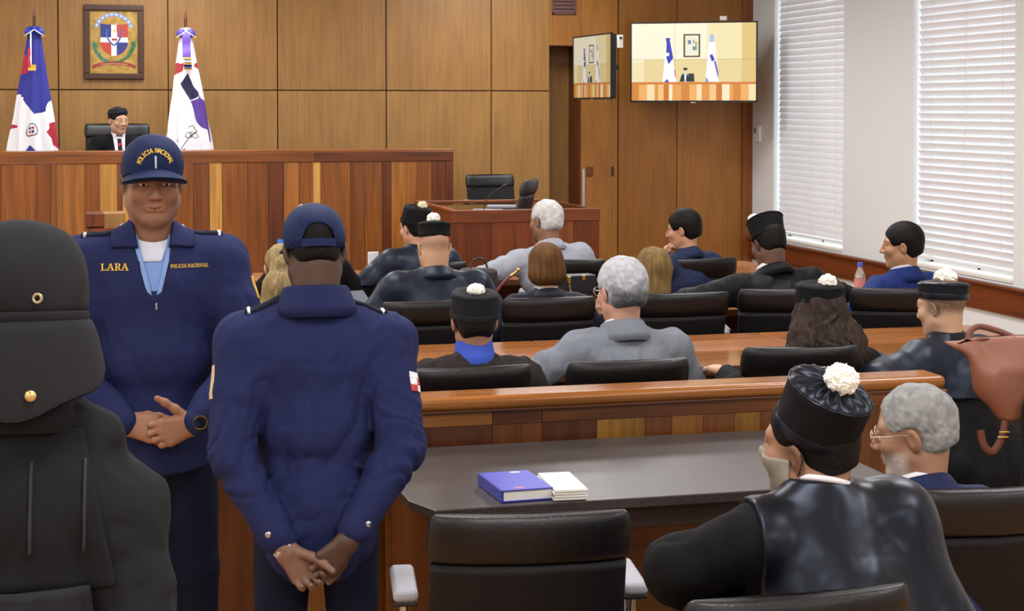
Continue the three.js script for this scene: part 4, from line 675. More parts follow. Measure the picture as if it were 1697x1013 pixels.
// ------------------------------------------------------------------ hats
function pompomGeo(r, seed, flat = 1) {
  const g = new THREE.IcosahedronGeometry(1, 20), p = g.attributes.position;
  for (let i = 0; i < p.count; i++) { const x = p.getX(i), y = p.getY(i), z = p.getZ(i); const q = r * (1 + 0.10 * noise3(x * 4 + seed, y * 4, z * 4) + 0.10 * noise3(x * 11, y * 11 + seed, z * 11) + 0.07 * noise3(x * 24, y * 24, z * 24 + seed)); p.setXYZ(i, x * q, y * q * flat, z * q); }
  g.computeVertexNormals(); return g;
}
const satin = new THREE.MeshPhysicalMaterial({ color: S('#0f1116'), roughness: 0.33, specularIntensity: 0.8, specularColor: S('#c8d4ee'), sheen: 0.25, sheenColor: S('#5a6478'), sheenRoughness: 0.4 });
const hatCloth = fabric('#0e0e10', 0.75), pomMat = std('#efece2', 0.9), pomIvory = std('#dcd5b4', 0.9);
function lawyerHat(group, H, o) {                        // H: head matrix in the person's frame
  const hat = new THREE.Group(); hat.name = 'cap'; group.add(hat);
  const m = H.clone().multiply(new THREE.Matrix4().makeTranslation(0, o.y ?? 0.055, -0.014)).multiply(new THREE.Matrix4().makeRotationX(-(o.tilt ?? 0.15))).multiply(new THREE.Matrix4().makeRotationZ(o.roll ?? 0));
  m.decompose(hat.position, hat.quaternion, hat.scale);
  const hh = o.h ?? 0.1, r0 = o.r0 ?? 0.088, r1 = o.r1 ?? 0.094, N = 96, rings = [], top = [];
  const ring = (r, y, wob) => { const a = []; for (let i = 0; i < N; i++) { const t = -i / N * 2 * PI, w = 1 + (wob ?? 0) * Math.sin(t * 4 + 1) + 0.006 * Math.sin(t * 9 + y * 50); a.push([r * w * Math.cos(t), y, r * 1.13 * w * Math.sin(t)]); } return a; };
  for (let j = 0; j <= 8; j++) { const v = j / 8; rings.push(ring(r0 + (r1 - r0) * v ** 1.3, hh * v, 0.008)); }
  rings.unshift(ring(r0 - 0.006, 0.004)); 
  part('crown_side', loft(rings, true, true), o.sideMat ?? hatCloth, hat);
  for (let j = 0; j <= 10; j++) { const v = 1 - j / 10 * 0.97, a = []; for (let i = 0; i < N; i++) { const t = -i / N * 2 * PI, pl = (o.pleat ?? 0.0015) * Math.sin(t * 15 + Math.sin(t * 3) * 1.5) * Math.sin(PI * Math.min(1, v * 0.9 + 0.08)); a.push([(r1 + 0.002) * v * Math.cos(t), hh + (j === 0 ? -0.004 : 0.002) + 0.012 * (1 - v * v) + pl, (r1 + 0.002) * 1.13 * v * Math.sin(t)]); } top.push(a); }
  part('crown_top', loft(top, false, true), o.topMat ?? hatCloth, hat);
  part('hat_band', loft([ring(r0 + 0.0015, 0.0), ring(r0 + 0.003, 0.006), ring(r0 + 0.003, 0.02), ring(r0 + 0.0015, 0.024)], false, false), o.topMat ?? hatCloth, hat);
  if (o.pom !== 0) { const pr = o.pom ?? 0.027; const q = part('pompom', pompomGeo(pr, o.seed ?? 1, o.flat ?? 0.85), o.ivory ? pomIvory : pomMat, hat, 'fluffy white pompom'); q.position.set(...(o.pomAt ?? [0, hh + 0.014 + pr * 0.6, -0.02])); }
  return hat;
}
const capCloth = fabric('#19254a', 0.72), capDark = fabric('#141d3c', 0.8);
function policeCap(group, H, o) {
  const hat = new THREE.Group(); hat.name = 'cap'; group.add(hat); H.decompose(hat.position, hat.quaternion, hat.scale);
  const f = new Field(); f.ell([0, 0.038, -0.009], [0.089, 0.094, 0.112], 0.004).ell([0, 0.075, 0.02], [0.075, 0.062, 0.075], 0.03).clip([0, -1, 0.12], -0.018 + (o.low ?? 0.0), 0.003);
  f.ell([0, 0.033, -0.009], [0.083, 0.086, 0.1065], 0.002, true);
  if (o.arch) f.cap([0, 0.02, -0.06], [0, 0.028, -0.16], 0.042, 0.042, 0.006, true);
  f.disp = (x, y, z) => { const a = Math.atan2(x, z + 0.012); return 0.0012 * noise3(x * 30, y * 30, z * 30) + 0.0012 * Math.exp(-((Math.abs(((a + PI) % (PI / 3)) - PI / 6) / 0.03) ** 2)) * sstep(0.02, 0.06, y); };
  part('crown', f.mesh(0.004), capCloth, hat);
  part('button', new THREE.SphereGeometry(0.008, 12, 8).scale(1, 0.5, 1).translate(0, 0.137, 0.0), capCloth, hat);
  const top = [], L = 26; for (let j = 0; j <= 10; j++) { const v = j / 10, ring = []; for (let i = 0; i <= L; i++) { const a = (i / L - 0.5) * 2.3, s = Math.sin(a), c = Math.cos(a); const r = 0.092 + 0.07 * v * Math.max(0, Math.cos(a * 1.28)) ** 0.6; ring.push([r * s * (0.97 - 0.1 * v), 0.05 - 0.006 * v - 0.036 * (s * s) - 0.012 * v, -0.009 + 0.109 * c + (r - 0.092) * c * 1.05]); } top.push(ring); }
  const closed = top.map(r => [...r.map(p => [p[0], p[1] + 0.002, p[2]]), ...r.slice().reverse().map(p => [p[0], p[1] - 0.002, p[2]])]);
  part('brim', loft(closed), capCloth, hat);
  if (o.arch) part('strap', (() => { const r = []; for (let i = 0; i <= 20; i++) { const a = PI + (i / 20 - 0.5) * 1.15; const x = 0.087 * Math.sin(a), z = -0.012 + 0.106 * Math.cos(a); r.push([[x, 0.0, z], [x, 0.022, z], [x * 1.03, 0.022, z * 1.02], [x * 1.03, 0.0, z * 1.02]]); } return loft(r); })(), capCloth, hat);
  return [hat, f];
}
// pieces of lettering laid on a surface: every vertex moves along z until it meets the field
function onField(g, field, sgn, lift) {
  const p = g.attributes.position; for (let i = 0; i < p.count; i++) { const x = p.getX(i), y = p.getY(i), dz = p.getZ(i); let z = sgn * 0.4; for (let k = 0; k < 60; k++) { const d = field.at(x, y, z); if (d < 0.0004) break; z -= sgn * Math.max(0.0004, d * 0.7); } p.setZ(i, z + sgn * (lift + dz)); }
  g.computeVertexNormals(); return g;
}
// a thin patch (cloth badge, strap, collar wing) on a field: a bilinear sheet of corner points pushed along dir until it meets it
function patch(corners, dir, field, lift, nu = 12, nv = 12, from = 0.12) {
  const D = new THREE.Vector3(...dir).normalize(), pos = [], idx = [], uv = [], [a, b, c, d] = corners, row = nu + 3;
  for (let j = -1; j <= nv + 1; j++) for (let i = -1; i <= nu + 1; i++) {
    const u = Math.max(0, Math.min(1, i / nu)), v = Math.max(0, Math.min(1, j / nv)), edge = i < 0 || j < 0 || i > nu || j > nv;
    let p = [0, 1, 2].map(k => (a[k] * (1 - u) + b[k] * u) * (1 - v) + (d[k] * (1 - u) + c[k] * u) * v - D.getComponent(k) * from);
    const p0 = p, lim = from + 0.22; let run = 0, hit = false, best = 1e9, bp = p; for (let k = 0; k < 120; k++) { const q = field.at(...p); if (q < best) { best = q; bp = p; } if (q < 0.0004) { hit = true; break; } const st = Math.max(0.0004, q * 0.7); run += st; if (run > lim) break; p = [p[0] + D.x * st, p[1] + D.y * st, p[2] + D.z * st]; } if (!hit) p = bp;
    const l = edge ? -0.002 : lift; pos.push(p[0] - D.x * l, p[1] - D.y * l, p[2] - D.z * l); uv.push(u, 1 - v);
  }
  for (let j = 0; j < nv + 2; j++) for (let i = 0; i < nu + 2; i++) { const q = j * row + i; idx.push(q, q + row, q + 1, q + 1, q + row, q + row + 1); }
  const g = new THREE.BufferGeometry(); g.setAttribute('position', new THREE.Float32BufferAttribute(pos, 3)); g.setAttribute('uv', new THREE.Float32BufferAttribute(uv, 2)); g.setIndex(idx); g.computeVertexNormals(); return g;
}
// ------------------------------------------------------------------ the person builder (faces +z, floor at y = 0)
function person(label, headAt, turn, o) {                 // headAt: where the middle of the head is in the room
  const k0 = o.scale ?? 1, sit = o.sit !== false, l0 = o.lean ?? (sit ? 0.1 : 0), s0 = o.side ?? 0, sp0 = o.spine ?? 0.53, hs = o.headShift ?? [0, 0, 0.02];
  const u0 = new THREE.Vector3(0, 1, 0).applyAxisAngle(new THREE.Vector3(1, 0, 0), l0).applyAxisAngle(new THREE.Vector3(0, 0, 1), -s0);
  const off = u0.clone().multiplyScalar(sp0 + 0.0825).add(new THREE.Vector3(hs[0], 0.0825 + hs[1], hs[2]));
  if (!o.hip) o.hip = [0, headAt[1] / k0 - off.y - (o.floor ?? 0) / k0, 0];
  const w0 = off.clone().add(new THREE.Vector3(o.hip[0], 0, o.hip[2])).multiplyScalar(k0).applyAxisAngle(new THREE.Vector3(0, 1, 0), turn);
  const pos = [headAt[0] - w0.x, o.floor ?? 0, headAt[2] - w0.z];
  const P = thing('person', label, 'person', pos, turn); P.scale.setScalar(k0);
  const rot = (v, ax, a) => v.applyAxisAngle(ax, a), X = V3([1, 0, 0]), Y = V3([0, 1, 0]), Z = V3([0, 0, 1]);
  const hip = o.hip, lean = o.lean ?? (sit ? 0.1 : 0.0), sl = o.side ?? 0, tw = o.twist ?? 0, fat = o.fat ?? 0, bw = o.broad ?? 1;
  const up = rot(rot(V3([0, 1, 0]), X, lean), Z, -sl), at = (t) => A3(V3(hip).addScaledVector(up, t));
  const nb = at(o.spine ?? 0.53), side = rot(V3([1, 0, 0]), Y, tw); side.addScaledVector(up, -side.dot(up)).normalize();
  const fw = side.clone().cross(up).normalize();
  const local = (p, x, y, z) => A3(V3(p).addScaledVector(side, x).addScaledVector(up, y).addScaledVector(fw, z));
  const sh = s => local(nb, s * 0.172 * bw, -0.055 + (o.shrug ?? 0), 0);
  const hd = o.head ?? [0, 0, 0];                         // pitch (down +), yaw (to own left +), roll
  const hc = A3(V3(nb).addScaledVector(up, 0.165 * 0.5).add(V3([0, 0.165 * 0.5, 0])).add(V3(o.headShift ?? [0, 0, 0.02])));
  const H = new THREE.Matrix4().makeTranslation(...hc).multiply(new THREE.Matrix4().makeRotationY(hd[1] + tw)).multiply(new THREE.Matrix4().makeRotationX(hd[0])).multiply(new THREE.Matrix4().makeRotationZ(hd[2]));
  const Hi = H.clone().invert(); const nbl = A3(V3(nb).addScaledVector(up, 0.015).applyMatrix4(Hi));
  const arms = {}; const [la, lb] = o.armLen ?? [0.29, 0.265];
  for (const s of [1, -1]) { const a0 = o.arms?.[s > 0 ? 'L' : 'R']; if (a0?.wh) a0.w = A3(V3(a0.wh).applyMatrix4(H)); const a = a0 ?? { w: [s * 0.17, hip[1] + 0.1, 0.28], e: [s * 0.6, -0.5, -0.5] }; const S0 = sh(s), [E, W] = elbowOf(S0, a.w, la, lb, a.e ?? [s * 0.7, -0.3, -0.6]); arms[s] = { S: S0, E, W, ...a }; }
  const hips = s => A3(V3(hip).add(V3([s * 0.088, -0.02, 0])));
  const legs = {}; for (const s of [1, -1]) legs[s] = sit ? { K: o.knees?.[s > 0 ? 0 : 1] ?? [s * 0.13, 0.5, hip[2] + 0.42], A: o.ankles?.[s > 0 ? 0 : 1] ?? [s * 0.13, 0.09, hip[2] + 0.42] } : { K: [s * 0.105 + (o.stance ?? 0) * s, 0.5, 0.015], A: [s * 0.115 + (o.stance ?? 0) * s, 0.08, -0.02] };
  const fine = o.fine ?? 0.006;
  // --- skin: head, neck, core of trunk and limbs, hands
  const hf = headField(o, nbl), geos = [hf.mesh(fine, headColor(o)).applyMatrix4(H)];
  const sc = S(o.skin), core = new Field();
  core.ell(at(0.0), [0.13, 0.1, 0.09], 0.05).ell(at(0.2), [0.125, 0.14, 0.085], 0.05).ell(at(0.38), [0.14, 0.13, 0.085], 0.05).cap(at(0.45), A3(V3(nb).addScaledVector(up, 0.05)), 0.06, 0.05, 0.05);
  for (const s of [1, -1]) { const a = arms[s]; core.cap(a.S, a.E, 0.038, 0.032, 0.03).cap(a.E, a.W, 0.032, 0.024, 0.02); core.cap(hips(s), legs[s].K, 0.065, 0.045, 0.03).cap(legs[s].K, legs[s].A, 0.042, 0.03, 0.02); }
  geos.push(core.mesh(0.02, () => sc));
  for (const s of [1, -1]) {
    const a = arms[s]; if (a.hide) continue; const d = V3(a.d ?? A3(V3(a.W).sub(V3(a.E)))).normalize(), n = V3(a.n ?? [0, 1, 0]); n.addScaledVector(d, -n.dot(d)).normalize(); const x = d.clone().cross(n);
    const hm = new THREE.Matrix4().makeBasis(x, d, n).setPosition(...a.W); a.m = hm;
    geos.push(handGeo({ thumb: s > 0 ? 1 : -1, ...a.hand }, a.skin ?? o.skin, o.handFine ?? 0.0045).applyMatrix4(hm));
  }
  part('body', join2(geos), skinMat, P);
  for (const s of [1, -1]) { const e = part('eye', new THREE.SphereGeometry(0.0118, 18, 14).translate(s * 0.032, 0.0045, 0.0735).applyMatrix4(H), eyeWhite, P); part('iris', new THREE.SphereGeometry(0.0055, 12, 10).scale(1, 1, 0.5).translate(s * 0.032, 0.0035, 0.0835).applyMatrix4(H), iris, e); }
  // --- hair
  if (o.hair?.kind) { const f = hairField(o.hair.kind); if (o.hair.grow) f.off = o.hair.grow; part('hair', f.mesh(o.hair.h ?? 0.006, hairColor(o.hair)).applyMatrix4(H), hairMaterial, P); }
  // --- upper garment
  const C = o.coat, t = C.thick ?? 0, J = new Field(), k = C.kind;
  J.ell(at(0.02), [0.165 + t, 0.13, 0.125 + t], 0.06).ell(at(0.19), [0.158 + t + fat * 0.6, 0.15, 0.118 + t + fat], 0.06).ell(at(0.37), [0.178 * bw + t, 0.15, 0.115 + t], 0.07);
  J.cap(sh(1), sh(-1), 0.062 + t, 0.062 + t, 0.05).cap(A3(V3(nb).addScaledVector(up, 0.025)), local(nb, 0.12, -0.035, -0.005), 0.05, 0.045, 0.05).cap(A3(V3(nb).addScaledVector(up, 0.025)), local(nb, -0.12, -0.035, -0.005), 0.05, 0.045, 0.05);
  J.cap(at((o.spine ?? 0.53) - 0.12), A3(V3(nb).addScaledVector(up, -0.072)), 0.09, 0.08 * (o.neck ?? 1), 0.04);
  const sw = C.sleeve ?? 1, bl = C.bell ?? 1;
  for (const s of [1, -1]) { const a = arms[s]; const md = A3(V3(a.S).lerp(V3(a.E), 0.45)), rS = 0.064 * sw + t * 0.6, rE = 0.055 * sw + t * 0.6; J.cap(a.S, md, rS, rS * 0.55 + rE * 0.45, 0.04).cap(md, a.E, rS * 0.55 + rE * 0.45, rE, 0.012); const wr = A3(V3(a.E).lerp(V3(a.W), C.cuffAt ?? 0.97)); J.cap(a.E, wr, 0.054 * sw + t * 0.6, C.cuff ?? 0.042, 0.014); if (k === 'gown') J.cap(a.S, A3(V3(a.E).add(V3([0, -0.03, 0]))), 0.062 * bl, 0.074 * bl, 0.05).cap(a.E, A3(V3(a.E).lerp(V3(a.W), 0.75).add(V3([0, -0.045, 0]))), 0.07 * bl, 0.075 * bl, 0.05); }
  if (!sit) J.cap(at(-0.02), at(-0.1), 0.155 + t, 0.155 + t, 0.05);
  if (k === 'gown') { J.cap(at(0.3), local(at(0.05), 0.13, 0, -0.02), 0.13, 0.15, 0.08).cap(at(0.3), local(at(0.05), -0.13, 0, -0.02), 0.13, 0.15, 0.08).cap(at(0.0), A3(V3(hip).add(V3([0, -0.06, 0.2]))), 0.16, 0.14, 0.08); }
  if (C.extra) C.extra(J, { at, local, nb, sh, arms, hip });
  if (C.hem !== undefined) J.clip([0, -1, 0], -C.hem, 0.01);
  if (C.vneck) J.cap(A3(V3(nb).add(V3([0, 0.02, 0.03]))), A3(V3(nb).add(V3([0, -C.vneck, 0.16]))), 0.06, 0.006, 0.01, true);
  const fa = C.fold ?? 1, seed = pos[0] * 13 + pos[2] * 7, AR = [arms[1], arms[-1]]; for (const a of AR) a.u = A3(V3(a.W).sub(V3(a.S)).normalize());
  J.disp = (x, y, z) => {
    let q = 0.0035 * noise3(x * 7 + seed, y * 3.5, z * 7) + 0.0042 * (1 - 2 * Math.abs(noise3(x * 15 + seed, y * 7 + x * 5, z * 15))) + 0.0018 * (1 - 2 * Math.abs(noise3(x * 31 + y * 9, y * 19 + seed, z * 31)));
    for (const a of AR) { const bx = a.E[0] - x, by = a.E[1] - y, bz = a.E[2] - z, d2 = bx * bx + by * by + bz * bz; if (d2 < 0.09) { const w = Math.exp(-d2 / 0.016), al = bx * a.u[0] + by * a.u[1] + bz * a.u[2]; q += 0.0062 * w * (1 - 2.6 * Math.abs(noise3(al * 34 + seed + 2 * noise3(x * 9, y * 9, z * 9), (bx - by * 0.7) * 5, (bz + bx * 0.5) * 5))); } }
    return q * fa;
  };
  const jacket = part(C.name ?? 'jacket', J.mesh(C.h ?? 0.012), C.mat, P);
  const HN = { P, J, H, Hi, hc, nb, up, side, fw, at, local, sh, arms, hf, hip };
  // --- collars: bands turned about the neck
  const collarFrame = new THREE.Matrix4().makeBasis(side.clone(), up.clone(), fw.clone()).setPosition(...A3(V3(nb).addScaledVector(up, 0.0)));
  const lathe = (pts, gap, tilt = 0) => { const g = new THREE.LatheGeometry(pts.map(p => new THREE.Vector2(...p)), 48, gap / 2, 2 * PI - gap); g.scale(1.0, 1, 1.06); if (tilt) g.rotateX(tilt); return g.applyMatrix4(collarFrame); };
  const nk = o.neck ?? 1, sr = nk * (o.shirtR ?? 1);
  if (o.shirt) part('shirt_collar', lathe([[0.062 * sr, -0.012], [0.0595 * sr, o.shirtH ?? 0.058], [0.063 * sr, (o.shirtH ?? 0.058) + 0.003], [0.072 * sr, 0.022], [0.07 * sr, -0.012], [0.062 * sr, -0.012]], o.shirtGap ?? 0.7, o.shirtTilt ?? 0.22), fabric(o.shirt, 0.7), P);
  if (C.collar) part('coat_collar', lathe([[0.07 * nk, -0.03], [0.066 * nk, C.collar], [0.071 * nk, C.collar + 0.005], [0.078 * nk, C.collar], [0.088 * nk, C.collar * 0.5], [0.097 * nk, 0.0], [0.099 * nk, -0.016], [0.088 * nk, -0.03]], C.gap ?? 1.1, C.collarTilt ?? 0.2), C.collarMat ?? C.mat, P);
  // --- trousers and shoes
  const T = new Field(), tm = o.trousers ?? '#16171c'; T.ell(A3(V3(hip).add(V3([0, -0.03, 0]))), [0.165, sit ? 0.1 : 0.13, 0.13], 0.05);
  for (const s of [1, -1]) T.cap(hips(s), legs[s].K, 0.092, 0.07, 0.03).cap(legs[s].K, A3(V3(legs[s].A).add(V3([0, 0.02, 0]))), 0.07, 0.055, 0.02);
  T.disp = (x, y, z) => 0.004 * noise3(x * 14, y * 9 + seed, z * 14); part('trousers', T.mesh(0.018), fabric(tm), P);
  for (const s of [1, -1]) { const A = legs[s].A, f = new Field(); f.ell([A[0], 0.045, A[2] + 0.0], [0.042, 0.045, 0.05], 0.02).ell([A[0] + s * 0.01, 0.035, A[2] + 0.09], [0.046, 0.035, 0.11], 0.03).clip([0, -1, 0], 0.0, 0.004); part('shoe', f.mesh(0.012), std('#0c0c0d', 0.35), P); }
  // --- hat
  if (o.hat) HN.hat = lawyerHat(P, H, o.hat);
  return HN;
}
function join2(list) { list = list.map(g => g.index ? g.toNonIndexed() : g); return mergeGeometries(list); }
// a piece of garment lying a little above another: the same field, grown and cut
function overlay(HN, name, mat, grow, clips, h, label, disp) {
  const f = new Field(); f.ops = [...HN.J.ops]; f.off = grow; const base = HN.J.disp; f.disp = disp ? (x, y, z) => 0.4 * base(x, y, z) + disp(x, y, z) : base;
  for (const c of clips) f.clip(...c); 
  const inner = new Field(); inner.ops = HN.J.ops; inner.disp = base; const at0 = f.at.bind(f); f.at = (x, y, z) => { const d = at0(x, y, z); return Math.max(d, -(inner.at(x, y, z) + 0.008)); };
  return part(name, f.mesh(h), mat, HN.P, label);
}
// ------------------------------------------------------------------ the people
const fontSerif = await new FontLoader().loadAsync('fonts/droid/droid_serif_bold.typeface.json'), fontSans = await new FontLoader().loadAsync('fonts/droid/droid_sans_bold.typeface.json');
const thread = std('#e0b63a', 0.6);
const textGeo = (s, font, size, depth = 0.0008) => { const g = new TextGeometry(s, { font, size, depth, curveSegments: 3, bevelEnabled: false }); g.computeBoundingBox(); const b = g.boundingBox; return g.translate(-(b.min.x + b.max.x) / 2, 0, 0); };
const navy = fabric('#20274f', 0.8), navyTrousers = '#10152b', blackGown = fabric('#0a0a0c', 0.82), gownBlue = fabric('#0e1016', 0.7);
const FN = 0.0042, FF = 0.0065;
function epaulettes(HN, mat, tip) {
  for (const s of [1, -1]) {
    const a = HN.local(HN.nb, s * 0.075, 0.08, 0.018), b = HN.local(HN.nb, s * 0.2, 0.04, 0.028), c = HN.local(HN.nb, s * 0.2, 0.04, -0.03), d = HN.local(HN.nb, s * 0.075, 0.08, -0.022);
    const e = part('epaulette', patch([a, b, c, d], [0, -1, 0], HN.J, 0.005, 12, 8), mat, HN.P, 'dark shoulder strap');
    const l = (t) => [0, 1, 2].map(k => a[k] + (b[k] - a[k]) * t), m = (t) => [0, 1, 2].map(k => d[k] + (c[k] - d[k]) * t);
    part('strap_tip', patch([l(0.88), l(0.95), m(0.95), m(0.88)], [0, -1, 0], HN.J, 0.0075, 4, 6), tip, e); part('strap_button', patch([l(0.06).map((v, k) => (v * 0.65 + m(0.06)[k] * 0.35)), l(0.13).map((v, k) => (v * 0.65 + m(0.13)[k] * 0.35)), m(0.13).map((v, k) => (v * 0.65 + l(0.13)[k] * 0.35)), m(0.06).map((v, k) => (v * 0.65 + l(0.06)[k] * 0.35))], [0, -1, 0], HN.J, 0.0085, 5, 5), tip, e);
  }
}
function sleevePatch(HN, s, t0, t1, out, halfW, cols, label) {  // horizontal stripes of cloth on the upper arm
  const a = HN.arms[s], p = t => V3(a.S).lerp(V3(a.E), t), D = V3(out).normalize(), ax = V3(a.E).sub(V3(a.S)).normalize(), w = ax.clone().cross(D).normalize();
  const n = cols.length; cols.forEach((c, i) => c.forEach((cc, j) => { const u0 = -halfW + 2 * halfW * j / c.length, u1 = -halfW + 2 * halfW * (j + 1) / c.length, A = p(t0 + (t1 - t0) * i / n), B = p(t0 + (t1 - t0) * (i + 1) / n);
    const q = (P0, u) => A3(P0.clone().addScaledVector(w, u)); part('badge', patch([q(A, u0), q(A, u1), q(B, u1), q(B, u0)], A3(D.clone().negate()), HN.J, 0.002, 6, 6), std(cc, 0.7), HN.P, label); }));
}
// --- officer facing the camera
{
  const HN = person('police officer facing the camera, hands clasped, cap low over his eyes', [0.245, 1.675, -5.1], -0.02, {
    sit: false, scale: 1.03, skin: '#96694f', jaw: 1.13, neck: 1.18, broad: 1.14, fat: 0.03, fine: 0.0032, handFine: 0.003, head: [0.07, 0.06, 0.0], headShift: [0, 0.0, 0.03], beard: 0.32, hair: { color: '#17120f' }, fade: 0.8, trousers: navyTrousers, stance: 0.01,
    shrug: -0.015, arms: { L: { w: [0.105, 0.965, 0.235], e: [1, -0.2, -0.25], d: [-1, -0.28, 0.08], n: [0.12, 0.12, 1], hand: { curl: [0.4, 1.0, 0.8], thumbUp: 1.0, thumbBend: 0.12, thumbIn: -0.2, spread: 0.03 } }, R: { w: [-0.085, 0.965, 0.2], e: [-1, -0.2, -0.25], d: [1, -0.22, 0.05], n: [0, 0.35, 1], hand: { curl: [0.4, 0.4, 0.3], thumbUp: 0.4 } } },
    coat: { name: 'uniform_jacket', kind: 'jacket', mat: navy, thick: 0.016, h: 0.008, hem: 0.80, vneck: 0.17, cuff: 0.045, fold: 1.0, sleeve: 1.1 }
  });
  const { P, J, nb, H } = HN, full = new Field(); full.ops = J.ops.filter(o => !o.sub); full.disp = J.disp;
  const sf = new Field(); sf.ops = J.ops.filter(o => !o.sub && o.t !== 3); sf.off = -0.016; sf.clip([0, -1, 0], -(nb[1] - 0.24)).clip([0, 1, 0], nb[1] + 0.03).clip([0, 0, -1], -0.03); sf.clip([1, 0, 0], 0.12).clip([-1, 0, 0], 0.12);
  part('shirt', sf.mesh(0.008), fabric('#7f9fd8', 0.7), P, 'light blue shirt');
  const inner = new Field(); inner.ops = J.ops.filter(o => !o.sub && o.t !== 3); inner.off = -0.016;
  part('undershirt', patch([[-0.062, nb[1] + 0.055, 0.06], [0.062, nb[1] + 0.055, 0.06], [0.022, nb[1] - 0.055, 0.1], [-0.03, nb[1] - 0.055, 0.1]], [0, -0.12, -1], inner, 0.004, 14, 14), fabric('#d5dbe8', 0.8), P, 'white undershirt');
  for (const s of [1, -1]) {
    part('collar_wing', patch([[s * 0.06, nb[1] + 0.085, 0.0], [s * 0.118, nb[1] + 0.028, 0.03], [s * 0.118, nb[1] - 0.012, 0.08], [s * 0.05, nb[1] + 0.0, 0.11]], [-s * 0.25, -0.55, -1], full, 0.011, 14, 14), navy, P);
    part('shirt_wing', patch([[s * 0.056, nb[1] + 0.07, 0.02], [s * 0.066, nb[1] + 0.03, 0.08], [s * 0.02, nb[1] - 0.15, 0.15], [s * 0.008, nb[1] - 0.15, 0.15]], [-s * 0.1, -0.1, -1], inner, 0.009, 10, 14), fabric('#88a8de', 0.7), P);
  }
  part('zip_pull', rbox(0.006, 0.02, 0.005, 0.002, 0.006, nb[1] - 0.18, 0), M.chrome, P).position.z = (() => { let z = 0.4; for (let i = 0; i < 80; i++) { const d = full.at(0.006, nb[1] - 0.18, z); if (d < 0.0005) break; z -= d * 0.7; } return z + 0.002; })();
  part('name_tape', onField(textGeo('LARA', fontSerif, 0.0195).translate(-0.108, nb[1] - 0.079, 0).scale(1, 1, 1), full, 1, 0.001), thread, P, 'embroidered name LARA in yellow');
  part('chest_lettering', onField(textGeo('POLICIA NACIONAL', fontSerif, 0.0098).scale(0.78, 1.05, 1).translate(0.1, nb[1] - 0.075, 0), full, 1, 0.001), thread, P, 'embroidered words POLICIA NACIONAL in yellow');
  epaulettes(HN, fabric('#10142c', 0.8), std('#cfd2da', 0.3, { metalness: 0.6 }));
  sleevePatch(HN, -1, 0.22, 0.34, [-1, 0.1, 0.45], 0.035, [['#b23a3a', '#b23a3a'], ['#e8e8ee', '#e8e8ee'], ['#2c3a92', '#2c3a92']], 'flag badge on the sleeve');
  sleevePatch(HN, 1, 0.18, 0.42, [1, 0.1, 0.3], 0.012, [['#caa23a']], 'gold edged badge on the sleeve');
  const [hat, cf] = policeCap(P, H, {});
  const letters = 'POLICIA NACIONAL', chars = []; [...letters].forEach((ch, i) => { if (ch === ' ') return; const a = (0.5 - (i + 0.5) / letters.length) * 2.75; const g = textGeo(ch, fontSans, 0.0125).scale(0.9, 1, 1).rotateZ(a); g.translate(-Math.sin(a) * 0.04, 0.056 + Math.cos(a) * 0.04, 0); chars.push(g); });
  chars.forEach(g => part('cap_letter', onField(g, cf, 1, 0.0012), thread, hat)); 
  part('cap_bar', onField(new THREE.BoxGeometry(0.005, 0.034, 0.001, 2, 8, 1).translate(0, 0.07, 0), cf, 1, 0.002), std('#c7cbd8', 0.4), hat, 'silver rank bar');
  // wrist watch
  const w = thing('wrist_watch', 'gold rimmed wrist watch of the officer with clasped hands', 'watch'); HN.arms[1].m.clone().premultiply(new THREE.Matrix4().compose(P.position, P.quaternion, P.scale)).multiply(new THREE.Matrix4().makeTranslation(0, -0.012, 0)).decompose(w.position, w.quaternion, w.scale);
  part('strap', new THREE.TorusGeometry(0.031, 0.0075, 10, 32).scale(1.02, 0.86, 1.3).rotateX(PI / 2), std('#1c1c20', 0.4), w); part('case', rod([0, 0, 0.024], [0, 0, 0.036], 0.021, 0.02, 28), M.gold, w); part('dial', rod([0, 0, 0.0355], [0, 0, 0.037], 0.016, 0.016, 28), std('#15171c', 0.2), w); part('link', rbox(0.018, 0.016, 0.008, 0.003, 0, 0.022, 0.028), M.gold, w);
}
